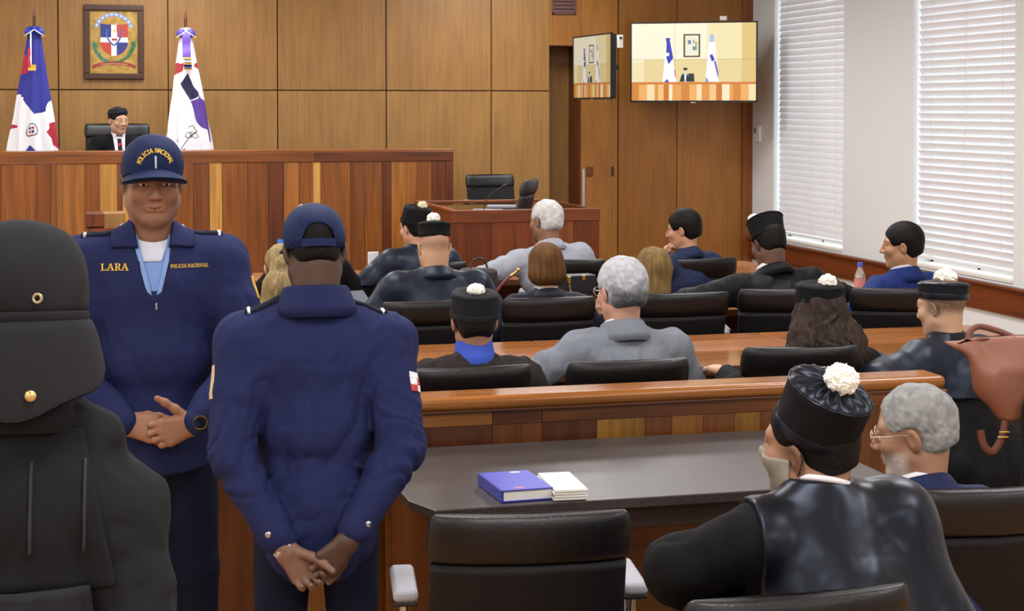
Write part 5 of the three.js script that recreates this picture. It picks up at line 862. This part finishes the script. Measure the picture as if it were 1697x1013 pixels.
// --- officer with his back to the camera
{
  const HN = person('police officer standing with his back turned, hands held behind him', [0.635, 1.515, -4.47], PI - 0.06, {
    sit: false, scale: 0.93, skin: '#4a3327', neck: 1.2, jaw: 1.05, broad: 1.16, shrug: -0.045, fat: 0.02, fine: 0.0035, handFine: 0.0028, head: [0.22, 0.05, 0], headShift: [0, -0.01, 0.045], hair: { kind: 'short', color: '#0c0a09', grow: -0.0045 }, trousers: navyTrousers, armLen: [0.315, 0.30],
    arms: { L: { w: [0.10, 0.835, -0.205], e: [1, -0.1, 0.05], d: [-0.62, -0.78, -0.05], n: [0.15, -0.1, 1], hand: { curl: [0.55, 0.95, 0.7], thumbUp: 0.55, thumbIn: 0.7 } }, R: { w: [-0.065, 0.86, -0.235], e: [-1, -0.1, 0.05], d: [0.72, -0.66, -0.06], n: [-0.25, 0.05, -1], hand: { curl: [0.5, 0.8, 0.5], thumbUp: 0.5, thumbIn: 0.1 } } },
    coat: { name: 'uniform_jacket', kind: 'jacket', mat: navy, thick: 0.016, h: 0.0075, hem: 0.70, cuff: 0.05, cuffAt: 0.86, fold: 1.35, collar: 0.055, gap: 0.6, sleeve: 1.15, collarTilt: 0.15 }
  });
  epaulettes(HN, fabric('#0d1022', 0.8), std('#cfd2da', 0.3, { metalness: 0.6 }));
  sleevePatch(HN, -1, 0.30, 0.48, [-1, 0.1, -0.75], 0.024, [['#e6e6ec', '#e6e6ec'], ['#b0303a', '#e6e6ec'], ['#e6e6ec', '#c03540']], 'flag badge on the sleeve');
  sleevePatch(HN, 1, 0.2, 0.5, [1, 0.1, -0.25], 0.01, [['#c9b88a']], 'shield badge edge on the sleeve');
  policeCap(HN.P, HN.H, { arch: true, low: 0.012 });
  for (const s of [1, -1]) { const a = HN.arms[s], p = V3(a.E).lerp(V3(a.W), 0.78); const q = part('cuff_button', new THREE.SphereGeometry(0.009, 16, 10).scale(1, 1, 0.45), M.chrome, HN.P); let z = -0.5; for (let i = 0; i < 80; i++) { const d = HN.J.at(p.x + s * 0.018, p.y, z); if (d < 0.0005) break; z += d * 0.7; } q.position.set(p.x + s * 0.018, p.y, z); }
  const w = thing('chain_bracelet', 'silver chain bracelet on the wrist of the officer seen from behind', 'bracelet'); HN.arms[1].m.clone().premultiply(new THREE.Matrix4().compose(HN.P.position, HN.P.quaternion, HN.P.scale)).multiply(new THREE.Matrix4().makeTranslation(0, -0.012, 0)).decompose(w.position, w.quaternion, w.scale);
  for (let i = 0; i < 16; i++) { const a = i / 16 * 2 * PI; part('link', new RoundedBoxGeometry(0.0125, 0.011, 0.005, 1, 0.002).translate(0, 0, 0.0).rotateX(0).applyMatrix4(new THREE.Matrix4().makeRotationY(a).multiply(new THREE.Matrix4().makeTranslation(0, 0.004 * (i % 2), 0.0285))).scale(1.06, 1, 0.86), M.chrome, w); }
}
// --- man in the boonie hat, nearest the camera
{
  const HN = person('man in a dark brimmed bush hat and dark jacket at the left edge', [-0.072, 1.578, -2.75], PI - 0.05, {
    sit: false, scale: 0.975, skin: '#6f4c39', fine: 0.006, broad: 0.86, shrug: -0.1, fat: 0.0, head: [0.12, 0, 0], hair: { kind: 'short', color: '#0d0b0a' }, trousers: '#17181b',
    arms: { L: { w: [0.2, 0.84, 0.06], e: [0.15, 0, -1], hand: {} }, R: { w: [-0.2, 0.84, 0.06], e: [-0.15, 0, -1], hand: {} } },
    coat: { name: 'field_jacket', kind: 'jacket', mat: fabric('#1d1e21', 0.88), thick: 0.014, h: 0.009, hem: 0.74, cuff: 0.05, fold: 1.5, sleeve: 0.98, collar: 0.075, gap: 0.4 }
  });
  const bm = fabric('#242427', 0.9), hat = new THREE.Group(); hat.name = 'bush_hat'; HN.P.add(hat); HN.H.decompose(hat.position, hat.quaternion, hat.scale);
  const N = 96, ring = (r, y, fn) => { const a = []; for (let i = 0; i < N; i++) { const t = -i / N * 2 * PI; const [q, dy] = fn ? fn(t) : [1, 0]; a.push([r * q * Math.cos(t), y + dy, -0.012 + r * 1.1 * q * Math.sin(t)]); } return a; };
  part('crown', loft([[0.102, -0.015], [0.107, 0.01], [0.109, 0.035], [0.107, 0.062], [0.1, 0.088], [0.088, 0.111], [0.07, 0.129], [0.046, 0.141], [0.02, 0.147]].map(([r, y]) => ring(r, y, t => [1 + 0.012 * Math.sin(5 * t + y * 40) + 0.006 * Math.sin(11 * t), 0]))), bm, hat);
  const br = []; for (let j = 0; j <= 12; j++) { const v = j / 12; br.push(ring(0.103 + 0.028 * v ** 0.45, 0.0, t => { const back = 0.5 - 0.5 * Math.sin(t); return [1 + v * 0.02 * Math.sin(4 * t + 0.6), -0.01 - v * (0.045 + 0.105 * back ** 1.5) + 0.006 * v * Math.sin(5 * t)]; })); }
  const under = br.map(r => r.map(p => [p[0] * 0.985, p[1] - 0.003, p[2] * 0.985])).reverse(); part('brim', loft([...br, ...under], false, false), bm, hat);
  part('crown_band', loft([ring(0.104, -0.016), ring(0.1075, -0.014), ring(0.1085, -0.004), ring(0.1065, 0.0)], false, false), bm, hat);
  for (const a of [0.32, -0.27, 2.6]) { const t = -PI / 2 - a; part('eyelet', new THREE.TorusGeometry(0.0065, 0.0025, 8, 20).rotateY(PI - a).translate(0.1105 * Math.cos(t), 0.02, -0.012 + 0.1105 * 1.1 * Math.sin(t)), std('#b7a789', 0.35, { metalness: 0.7 }), hat); }
  { const a = 0.2, t = -PI / 2 - a; part('snap', new THREE.SphereGeometry(0.009, 16, 10).scale(1, 1, 0.6).translate(0.131 * Math.cos(t), -0.128, -0.012 + 0.131 * 1.1 * Math.sin(t)), std('#d9bd7a', 0.3, { metalness: 0.7 }), hat, 'brass snap on the brim'); }
  const J = HN.J, nb = HN.nb; part('shoulder_yoke', patch([[0.1, nb[1] + 0.0, -0.1], [-0.1, nb[1] + 0.0, -0.1], [-0.15, nb[1] - 0.24, -0.16], [0.15, nb[1] - 0.24, -0.16]], [0, -0.25, 1], J, 0.008, 30, 20, 0.2), fabric('#1d1e21', 0.9), HN.P, 'second layer across the shoulders');
  part('back_panel', patch([[0.12, nb[1] - 0.25, -0.16], [-0.11, nb[1] - 0.25, -0.16], [-0.14, nb[1] - 0.5, -0.16], [0.13, nb[1] - 0.5, -0.16]], [0, 0, 1], J, 0.02, 20, 20, 0.2), fabric('#26272a', 0.9), HN.P);
  for (const x of [-0.02, -0.1]) part('seam_tape', patch([[x, nb[1] - 0.05, -0.14], [x - 0.006, nb[1] - 0.05, -0.14], [x - 0.004, nb[1] - 0.19, -0.16], [x + 0.002, nb[1] - 0.19, -0.16]], [0, -0.1, 1], J, 0.0105, 2, 14, 0.2), fabric('#3d3e42', 0.9), HN.P);
}
// --- the judge
{
  const HN = person('judge in black robe and tie seated between the two flags', [0.445, 1.775, -15.32], 0.12, {
    scale: 0.95, floor: 0.75, skin: '#c39a7c', fine: 0.006, head: [0.08, 0.4, 0], hair: { kind: 'short', color: '#17120f' }, lean: 0.05, shirt: '#e9ebf0', shirtGap: 0.9,
    arms: { L: { w: [0.17, 0.66, 0.3], hand: {} }, R: { w: [-0.17, 0.66, 0.3], hand: {} } }, coat: { name: 'robe', kind: 'gown', mat: blackGown, thick: 0.012, h: 0.012 }
  });
  const nb = HN.nb; part('shirt_front', patch([[-0.055, nb[1] + 0.02, 0.1], [0.055, nb[1] + 0.02, 0.1], [0.03, nb[1] - 0.26, 0.15], [-0.03, nb[1] - 0.26, 0.15]], [0, 0, -1], HN.J, 0.006, 10, 16), fabric('#e9ebf0', 0.7), HN.P);
  const tie = part('tie', patch([[-0.017, nb[1] + 0.0, 0.1], [0.017, nb[1] + 0.0, 0.1], [0.03, nb[1] - 0.25, 0.15], [-0.02, nb[1] - 0.25, 0.15]], [0, 0, -1], HN.J, 0.013, 8, 16), fabric('#15151a', 0.6), HN.P);
  part('tie_stripe', patch([[-0.016, nb[1] - 0.045, 0.12], [0.021, nb[1] - 0.035, 0.12], [0.022, nb[1] - 0.06, 0.12], [-0.016, nb[1] - 0.075, 0.12]], [0, 0, -1], HN.J, 0.0145, 6, 4), fabric('#b02a3a', 0.6), tie);
  lawyerHat(HN.P, HN.H, { h: 0.045, r0: 0.087, r1: 0.08, y: 0.06, tilt: 0.2, pom: 0, sideMat: fabric('#1e222b', 0.7), topMat: fabric('#20252f', 0.7) });
}
const rest = (y, z = 0.3, x = 0.17) => ({ L: { w: [x, y, z], hand: {} }, R: { w: [-x, y, z], hand: {} } });
function yoke(HN, low, mat, grow = 0.012, h = 0.01, fwd = 0.1) { return overlay(HN, 'satin_yoke', mat, grow, [[[0, -1, 0], -(HN.nb[1] - low)], [[0, 0, 1], HN.nb[2] + fwd], [[0, 1, 0], HN.nb[1] + 0.06]], h, 'shiny satin cape of the robe', (x, y, z) => 0.005 * (1 - 2 * Math.abs(noise3(x * 6, y * 8, z * 6))) + 0.0012 * noise3(x * 26, y * 20, z * 26)); }
const satinBlue = new THREE.MeshPhysicalMaterial({ color: S('#161c28'), roughness: 0.42, specularIntensity: 0.7, specularColor: S('#c8d4ee'), sheen: 0.3, sheenColor: S('#6a7890'), sheenRoughness: 0.4 });
// --- front lawyer with the shiny pleated cap
{
  const HN = person('lawyer in a black robe with a shiny pleated cap, masked, seated up front', [1.552, 1.165, -3.36], PI + 0.05, {
    scale: 1.0, skin: '#9a6f55', neck: 1.15, jaw: 1.08, fine: 0.0035, handFine: 0.0035, broad: 0.98, shrug: 0.0, headShift: [0, -0.04, 0.03], lean: 0.16, side: 0.06, head: [-0.02, 0.62, -0.10], hair: { kind: 'short', color: '#14110f' }, fade: 0.6, trousers: '#2a2f5e',
    shirtH: 0.042, armLen: [0.17, 0.19], arms: { L: { w: [0.2, 0.84, 0.22], e: [1, 0.15, -0.1], d: [-0.3, -0.7, 0.8], n: [0.9, 0.3, 0], hand: { curl: [0.5, 0.6, 0.4] } }, R: { w: [-0.12, 0.62, 0.3], e: [-1, -0.3, -0.1], hand: {} } },
    coat: { name: 'robe', kind: 'gown', mat: blackGown, thick: 0.008, h: 0.0085, sleeve: 1.0, bell: 0.75, cuff: 0.055, fold: 0.8, extra: (J, q) => { J.cap(q.sh(-1), q.local(q.hip, -0.23, 0.2, -0.06), 0.065, 0.08, 0.08).cap(q.at(0.25), q.local(q.hip, 0.0, 0.1, -0.06), 0.12, 0.14, 0.08); } },
    hat: { h: 0.115, r0: 0.083, r1: 0.085, y: 0.03, tilt: 0.42, roll: -0.05, topMat: satin, pleat: 0.0055, pom: 0.036, flat: 0.9, pomAt: [0.0, 0.146, -0.012], seed: 3 }
  });
  overlay(HN, 'satin_yoke', satin, 0.012, [[[0, -1, 0], -0.62], [[0.94, 0.0, 0.1], 0.185], [[0, 0, 1], HN.nb[2] + 0.06], [[0, 1, 0], HN.nb[1] + 0.055]], 0.008, 'wide shiny satin cape of the robe', (x, y, z) => 0.005 * (1 - 2 * Math.abs(noise3(x * 5, y * 7, z * 5))) * sstep(0.8, 0.95, y) + 0.0015 * noise3(x * 20, y * 24, z * 20) * sstep(0.9, 1.0, y));
  { const top = V3([0, -0.045, -0.03]).applyMatrix4(HN.H), b = V3(HN.nb).addScaledVector(HN.up, 0.015), c = b.clone().lerp(top, 0.5), g = new THREE.TorusGeometry(0.0665, 0.007, 10, 40).rotateX(PI / 2).applyQuaternion(new THREE.Quaternion().setFromUnitVectors(V3([0, 1, 0]), top.clone().sub(b).normalize())); part('shirt_collar', g.translate(c.x, c.y, c.z), fabric('#e9e7ea', 0.7), HN.P, 'narrow white shirt collar'); }
  // face mask
  const mf = new Field(); mf.ops = [...HN.hf.ops]; mf.off = 0.006; mf.clip([0, 1, 0], -0.022).clip([0, -1, 0], 0.108).clip([0, 0, -1], -0.012);
  const mk = part('face_mask', mf.mesh(0.0045).applyMatrix4(HN.H), fabric('#8d8578', 0.8), HN.P, 'grey cloth face mask');
  for (const s of [1, -1]) part('ear_loop', tube([[s * 0.062, -0.028, 0.03], [s * 0.082, -0.01, -0.005], [s * 0.09, 0.005, -0.03], [s * 0.084, -0.035, -0.02], [s * 0.06, -0.075, 0.02]], 0.0016, 20, 6).applyMatrix4(HN.H), std('#16161a', 0.7), mk);
  part('ring', new THREE.TorusGeometry(0.0115, 0.003, 8, 20).rotateX(PI / 2).translate(0.0105, 0.105, -0.006).applyMatrix4(HN.arms[1].m), std('#e8e8ea', 0.2, { metalness: 1 }), HN.P);
}
// --- old man with glasses
{
  const HN = person('grey haired man with glasses in a navy suit at the lower right', [2.135, 1.045, -3.98], PI + 0.2, {
    scale: 1.0, skin: '#9c7259', neck: 1.05, fine: 0.0035, lean: 0.22, head: [0.12, 0.75, 0.0], hair: { kind: 'grey', color: '#6f6f6e', streak: '#a3a3a2', grow: -0.006, h: 0.0045 }, beard: 0.75, beardColor: '#c8c6c0', shirt: '#e6e6ea', trousers: '#1c2036',
    arms: rest(0.62, 0.3), coat: { name: 'suit_jacket', kind: 'jacket', mat: fabric('#20284a', 0.75), thick: 0.012, h: 0.009, collar: 0.045, gap: 1.2, fold: 1.4 }
  });
  const g = new THREE.Group(); g.name = 'glasses'; HN.P.add(g); HN.H.decompose(g.position, g.quaternion, g.scale); const fr = std('#c9b9a0', 0.25, { metalness: 0.9 });
  for (const s of [1, -1]) { part('rim', new THREE.TorusGeometry(0.021, 0.0014, 8, 28).scale(1.15, 0.85, 1).translate(s * 0.033, 0.002, 0.101), fr, g); part('lens', new THREE.CylinderGeometry(0.0205, 0.0205, 0.001, 28).rotateX(PI / 2).scale(1.15, 0.85, 1).translate(s * 0.033, 0.002, 0.101), M.glass, g); part('temple', tube([[s * 0.057, 0.006, 0.1], [s * 0.076, 0.008, 0.06], [s * 0.08, 0.008, 0.0], [s * 0.08, -0.005, -0.02]], 0.0014, 16, 6), fr, g); }
  part('bridge', tube([[-0.01, 0.004, 0.102], [0, 0.009, 0.106], [0.01, 0.004, 0.102]], 0.0014, 8, 6), fr, g);
}
// --- second row, behind the barrier
{
  const HN = person('lawyer seen from behind in a tall black cap and blue collar, behind the rail', [1.513, 1.07, -6.32], PI - 0.02, { scale: 1.0, skin: '#a87a60', fine: 0.005, lean: 0.12, head: [0.05, 0.02, 0], hair: { kind: 'short', color: '#171310', grow: 0.002 }, shirt: '#3d56b8', shirtGap: 0.6, shirtH: 0.088, shirtR: 1.14, arms: rest(0.72, 0.34), coat: { name: 'robe', kind: 'gown', mat: fabric('#2a2422', 0.85), thick: 0.02, h: 0.01, fold: 1.8 }, hat: { h: 0.095, r0: 0.092, r1: 0.088, y: 0.02, tilt: 0.16, pom: 0.034, flat: 0.75, pomAt: [0.004, 0.113, -0.035], seed: 11, sideMat: fabric('#1b1c1f', 0.8), topMat: fabric('#1e2023', 0.7) } });
}
{
  const HN = person('grey haired man in a mid grey suit seen from behind', [2.205, 1.135, -6.6], PI + 0.04, { scale: 1.08, skin: '#c0917a', neck: 1.05, fine: 0.0045, lean: 0.1, broad: 1.1, head: [0.06, 0.22, 0.02], hair: { kind: 'grey', color: '#94969c', streak: '#c4c6ca', nape: '#3c3d42', grow: 0.002, h: 0.0045 }, shirt: '#e4e4ea', trousers: '#5a5e66', arms: { L: { w: [0.3, 0.66, 0.2], e: [0.9, -0.2, -0.4], hand: {} }, R: { w: [-0.16, 0.68, 0.3], hand: {} } }, coat: { name: 'suit_jacket', kind: 'jacket', mat: fabric('#767b84', 0.8), thick: 0.016, h: 0.009, collar: 0.05, gap: 1.2, fold: 1.5 } });
  part('glasses_temple', tube([[0.06, 0.006, 0.1], [0.076, 0.008, 0.06], [0.083, 0.008, 0.0]], 0.0018, 12, 6).applyMatrix4(HN.H), M.chrome, HN.P); part('glasses_rim', new THREE.TorusGeometry(0.021, 0.0018, 8, 24).scale(1.15, 0.85, 1).translate(0.034, 0.002, 0.102).applyMatrix4(HN.H), M.chrome, HN.P);
}
{
  const HN = person('woman with long frizzy dark hair under a black pompom cap', [3.0, 1.045, -6.4], PI - 0.1, { scale: 1.0, skin: '#c99c82', fine: 0.006, handFine: 0.004, lean: 0.2, head: [0.15, 0.0, 0], hair: { kind: 'wild', color: '#171310', streak: '#43342b', h: 0.0065 }, arms: { L: { w: [0.37, 0.80, 0.22], e: [0.6, -0.3, -0.8], d: [0.4, 0.05, 0.8], n: [0, 1, 0], hand: { curl: [0.25, 0.4, 0.3] } }, R: { w: [-0.2, 0.76, 0.3], hand: {} } }, coat: { name: 'robe', kind: 'gown', mat: blackGown, thick: 0.012, h: 0.011, fold: 1.4 }, hat: { h: 0.075, r0: 0.1, r1: 0.098, y: 0.045, tilt: 0.2, pom: 0.036, flat: 0.9, pomAt: [-0.02, 0.09, -0.035], seed: 5, topMat: hatCloth } });
  part('bracelet', new THREE.TorusGeometry(0.027, 0.004, 8, 24).rotateX(PI / 2).translate(0, -0.02, 0).applyMatrix4(HN.arms[1].m), M.chrome, HN.P);
}
{
  const HN = person('young lawyer with shaved sides and a white pompom cap beside the brown bag', [3.575, 1.05, -6.43], PI + 0.32, { scale: 1.04, skin: '#c79f80', fine: 0.0045, handFine: 0.004, lean: 0.22, head: [0.16, 0.22, 0.06], hair: { color: '#1c1714' }, fade: 0.75, shirt: '#ecebee', shirtGap: 0.9, arms: { L: { w: [0.27, 0.79, 0.24], e: [0.8, -0.2, -0.5], d: [0.2, 0.1, 0.9], n: [0.2, 1, 0], hand: { curl: [0.7, 0.9, 0.6] } }, R: { w: [-0.22, 0.74, 0.26], hand: {} } }, coat: { name: 'robe', kind: 'gown', mat: fabric('#0f1117', 0.72), thick: 0.014, h: 0.01, fold: 0.8, collar: 0.04, gap: 1.2 }, hat: { h: 0.062, r0: 0.089, r1: 0.094, y: 0.035, tilt: 0.14, pom: 0.045, flat: 0.8, pomAt: [-0.012, 0.085, 0.0], seed: 8, sideMat: fabric('#15171d', 0.6), topMat: satin } });
  yoke(HN, 0.16, satinBlue, 0.017, 0.01, 0.08);
}
// --- third row
{
  const HN = person('bald lawyer in a blue black satin caped robe and low pompom cap', [1.85, 1.165, -8.62], PI + 0.05, { scale: 1.0, skin: '#c79b7a', neck: 1.2, jaw: 1.1, fine: 0.006, lean: 0.18, broad: 1.22, fat: 0.03, head: [0.14, 0.04, 0.03], hair: { color: '#6e5a4c' }, fade: 0.35, shirt: '#d8d6da', arms: rest(0.76, 0.32, 0.2), coat: { name: 'robe', kind: 'gown', mat: gownBlue, thick: 0.02, h: 0.012, fold: 1.0, collar: 0.045, gap: 1.2, collarMat: satinBlue }, hat: { h: 0.07, r0: 0.08, r1: 0.086, y: 0.055, tilt: 0.02, pom: 0.034, flat: 1.0, pomAt: [0.0, 0.092, 0.01], seed: 14 } });
  yoke(HN, 0.19, satinBlue, 0.014, 0.011, 0.07);
}
person('woman with light brown hair, half hidden behind the back turned officer', [1.045, 1.08, -8.55], PI - 0.05, { scale: 0.97, skin: '#b98a70', fine: FF, lean: 0.15, head: [0.2, 0.1, 0], hair: { kind: 'tail', color: '#6f5c3c', streak: '#a8946a', vert: true }, arms: rest(0.74), coat: { name: 'blouse', kind: 'jacket', mat: fabric('#23242a', 0.8), thick: 0.008, h: 0.013 } });
person('woman with a short brown bob in a dark jacket', [2.40, 1.07, -8.42], PI - 0.03, { scale: 0.97, skin: '#c79c82', fine: FF, lean: 0.18, head: [0.16, 0, 0], hair: { kind: 'bob', color: '#482f18', streak: '#73502b', vert: true, h: 0.006 }, shirt: '#dcdad6', shirtGap: 1.2, arms: rest(0.74), coat: { name: 'jacket', kind: 'jacket', mat: fabric('#1c202c', 0.6), thick: 0.012, h: 0.012, collar: 0.03, gap: 1.2, collarMat: fabric('#23252c', 0.6) } });
person('blonde woman with hair falling behind her chair', [2.95, 1.045, -8.32], PI - 0.05, { scale: 0.97, skin: '#caa088', fine: FF, lean: 0.1, head: [0.05, 0.15, 0], hair: { kind: 'long', color: '#5a4828', streak: '#947a4c', vert: true, h: 0.006 }, arms: rest(0.74), coat: { name: 'jacket', kind: 'jacket', mat: fabric('#1c1d22', 0.8), thick: 0.01, h: 0.013 } });
{
  const HN = person('lawyer leaning forward in a tall flared black cap and black robe', [3.79, 1.13, -8.75], PI + 0.12, { scale: 1.06, skin: '#6b4b3a', neck: 1.15, fine: 0.006, lean: 0.34, side: 0.05, broad: 1.25, head: [0.34, 0.1, 0.04], hair: { kind: 'short', color: '#13100e' }, fade: 0.6, shirt: '#eeeef0', shirtGap: 0.8, arms: { L: { w: [0.30, 0.78, 0.40], e: [1, -0.1, -0.3], d: [-0.2, 0, 1], n: [0, 1, 0], hand: {} }, R: { w: [-0.24, 0.76, 0.4], e: [-1, -0.2, -0.2], hand: {} } }, coat: { name: 'robe', kind: 'gown', mat: fabric('#0f1013', 0.6), thick: 0.016, h: 0.011, fold: 1.5, collar: 0.035, gap: 1.2 }, hat: { h: 0.105, r0: 0.085, r1: 0.094, y: 0.035, tilt: -0.16, roll: 0.04, pom: 0.03, pomAt: [0.03, 0.13, 0.05], seed: 21 } });
  part('paper_cuff', rbox(0.03, 0.05, 0.01, 0.003, 0.02, 0.01, 0.02).applyMatrix4(HN.arms[1].m), std('#f2f2f2', 0.7), HN.P, 'white shirt cuff');
}
person('young man in a bright blue suit looking left, beside the window', [4.515, 1.12, -8.57], PI + 0.35, { scale: 1.06, skin: '#b3835f', fine: 0.005, lean: 0.04, broad: 1.12, head: [0.02, 0.72, 0], hair: { kind: 'short', color: '#120f0d', grow: 0.003 }, shirt: '#d8d8e0', shirtGap: 1.0, arms: { L: { w: [0.28, 0.72, 0.18], e: [0.9, -0.2, -0.5], hand: {} }, R: { w: [-0.16, 0.72, 0.3], hand: {} } }, coat: { name: 'suit_jacket', kind: 'jacket', mat: fabric('#1a2c66', 0.7), thick: 0.014, h: 0.01, collar: 0.045, gap: 1.2, fold: 1.4 } });
// --- fourth row
{
  const HN = person('far lawyer in a dark robe with an ivory pompom on a soft cap', [2.075, 1.15, -10.22], PI + 0.3, { scale: 1.0, skin: '#c09074', fine: FF, lean: 0.2, broad: 1.1, head: [0.12, 0.2, 0], hair: { kind: 'short', color: '#15110f' }, arms: { L: { w: [0.2, 0.84, 0.33], hand: {} }, R: { w: [-0.18, 0.78, 0.3], hand: {} } }, coat: { name: 'robe', kind: 'gown', mat: blackGown, thick: 0.014, h: 0.013, fold: 0.9, collar: 0.04, gap: 1.2, collarMat: satinBlue }, hat: { h: 0.1, r0: 0.09, r1: 0.08, y: 0.03, tilt: 0.3, pom: 0.03, flat: 0.9, ivory: true, pomAt: [-0.01, 0.118, -0.03], seed: 17 } });
  yoke(HN, 0.16, satinBlue, 0.017, 0.012, 0.06);
}
person('lawyer in black almost wholly hidden behind the officer cap', [1.40, 1.14, -10.1], PI, { scale: 1.0, skin: '#b88a70', fine: 0.008, handFine: 0.006, hair: { kind: 'short', color: '#14100e' }, arms: rest(0.76), coat: { name: 'robe', kind: 'gown', mat: blackGown, thick: 0.01, h: 0.015 }, hat: { h: 0.1, r0: 0.09, r1: 0.088, y: 0.03, tilt: 0.15, pom: 0.03, pomAt: [0.04, 0.12, 0], seed: 4 } });
person('silver haired man in a pale grey suit leaning on the far table', [2.955, 1.165, -10.36], PI + 0.2, { scale: 1.08, skin: '#8a624c', neck: 1.05, fine: FF, lean: 0.24, side: 0.04, broad: 1.15, head: [0.05, 0.3, 0.05], hair: { kind: 'grey', color: '#a8a8a6', streak: '#dededc', grow: -0.004, h: 0.0055 }, beard: 0.5, arms: { L: { w: [0.32, 0.76, 0.30], e: [0.9, -0.1, -0.5], hand: {} }, R: { w: [-0.18, 0.74, 0.32], hand: {} } }, trousers: '#8a8d96', coat: { name: 'suit_jacket', kind: 'jacket', mat: fabric('#9da1ac', 0.8), thick: 0.014, h: 0.011, collar: 0.04, gap: 1.2, fold: 1.4 } });
person('man in a navy suit resting his face on his hand, looking left', [3.79, 1.115, -10.1], PI + 0.45, { scale: 1.04, skin: '#bb8a6c', fine: FF, handFine: 0.0045, lean: 0.22, broad: 1.08, head: [0.1, 0.5, 0], hair: { kind: 'short', color: '#0f0d0c', grow: 0.004 }, arms: { L: { wh: [0.035, -0.185, 0.13], e: [0.5, -1, 0.2], d: [-0.15, 1, -0.1], n: [0.6, 0.1, 0.8], hand: { curl: [0.7, 0.9, 0.6] } }, R: { w: [-0.16, 0.74, 0.3], hand: {} } }, trousers: '#1a2036', coat: { name: 'suit_jacket', kind: 'jacket', mat: fabric('#232b48', 0.78), thick: 0.012, h: 0.012, collar: 0.04, gap: 1.2, fold: 1.3 } });
// phone in the far lawyer's hand
{ const p = thing('phone', 'white phone held by the far lawyer with the ivory pompom', 'phone', [1.885, 0.90, -10.62], 0.3); part('case', rbox(0.075, 0.15, 0.01, 0.004, 0, 0, 0), M.whitePlastic, p); part('screen', rbox(0.066, 0.135, 0.004, 0.001, 0, 0, 0.005), std('#e8ecf2', 0.3), p); }
renderer.render(scene, camera);
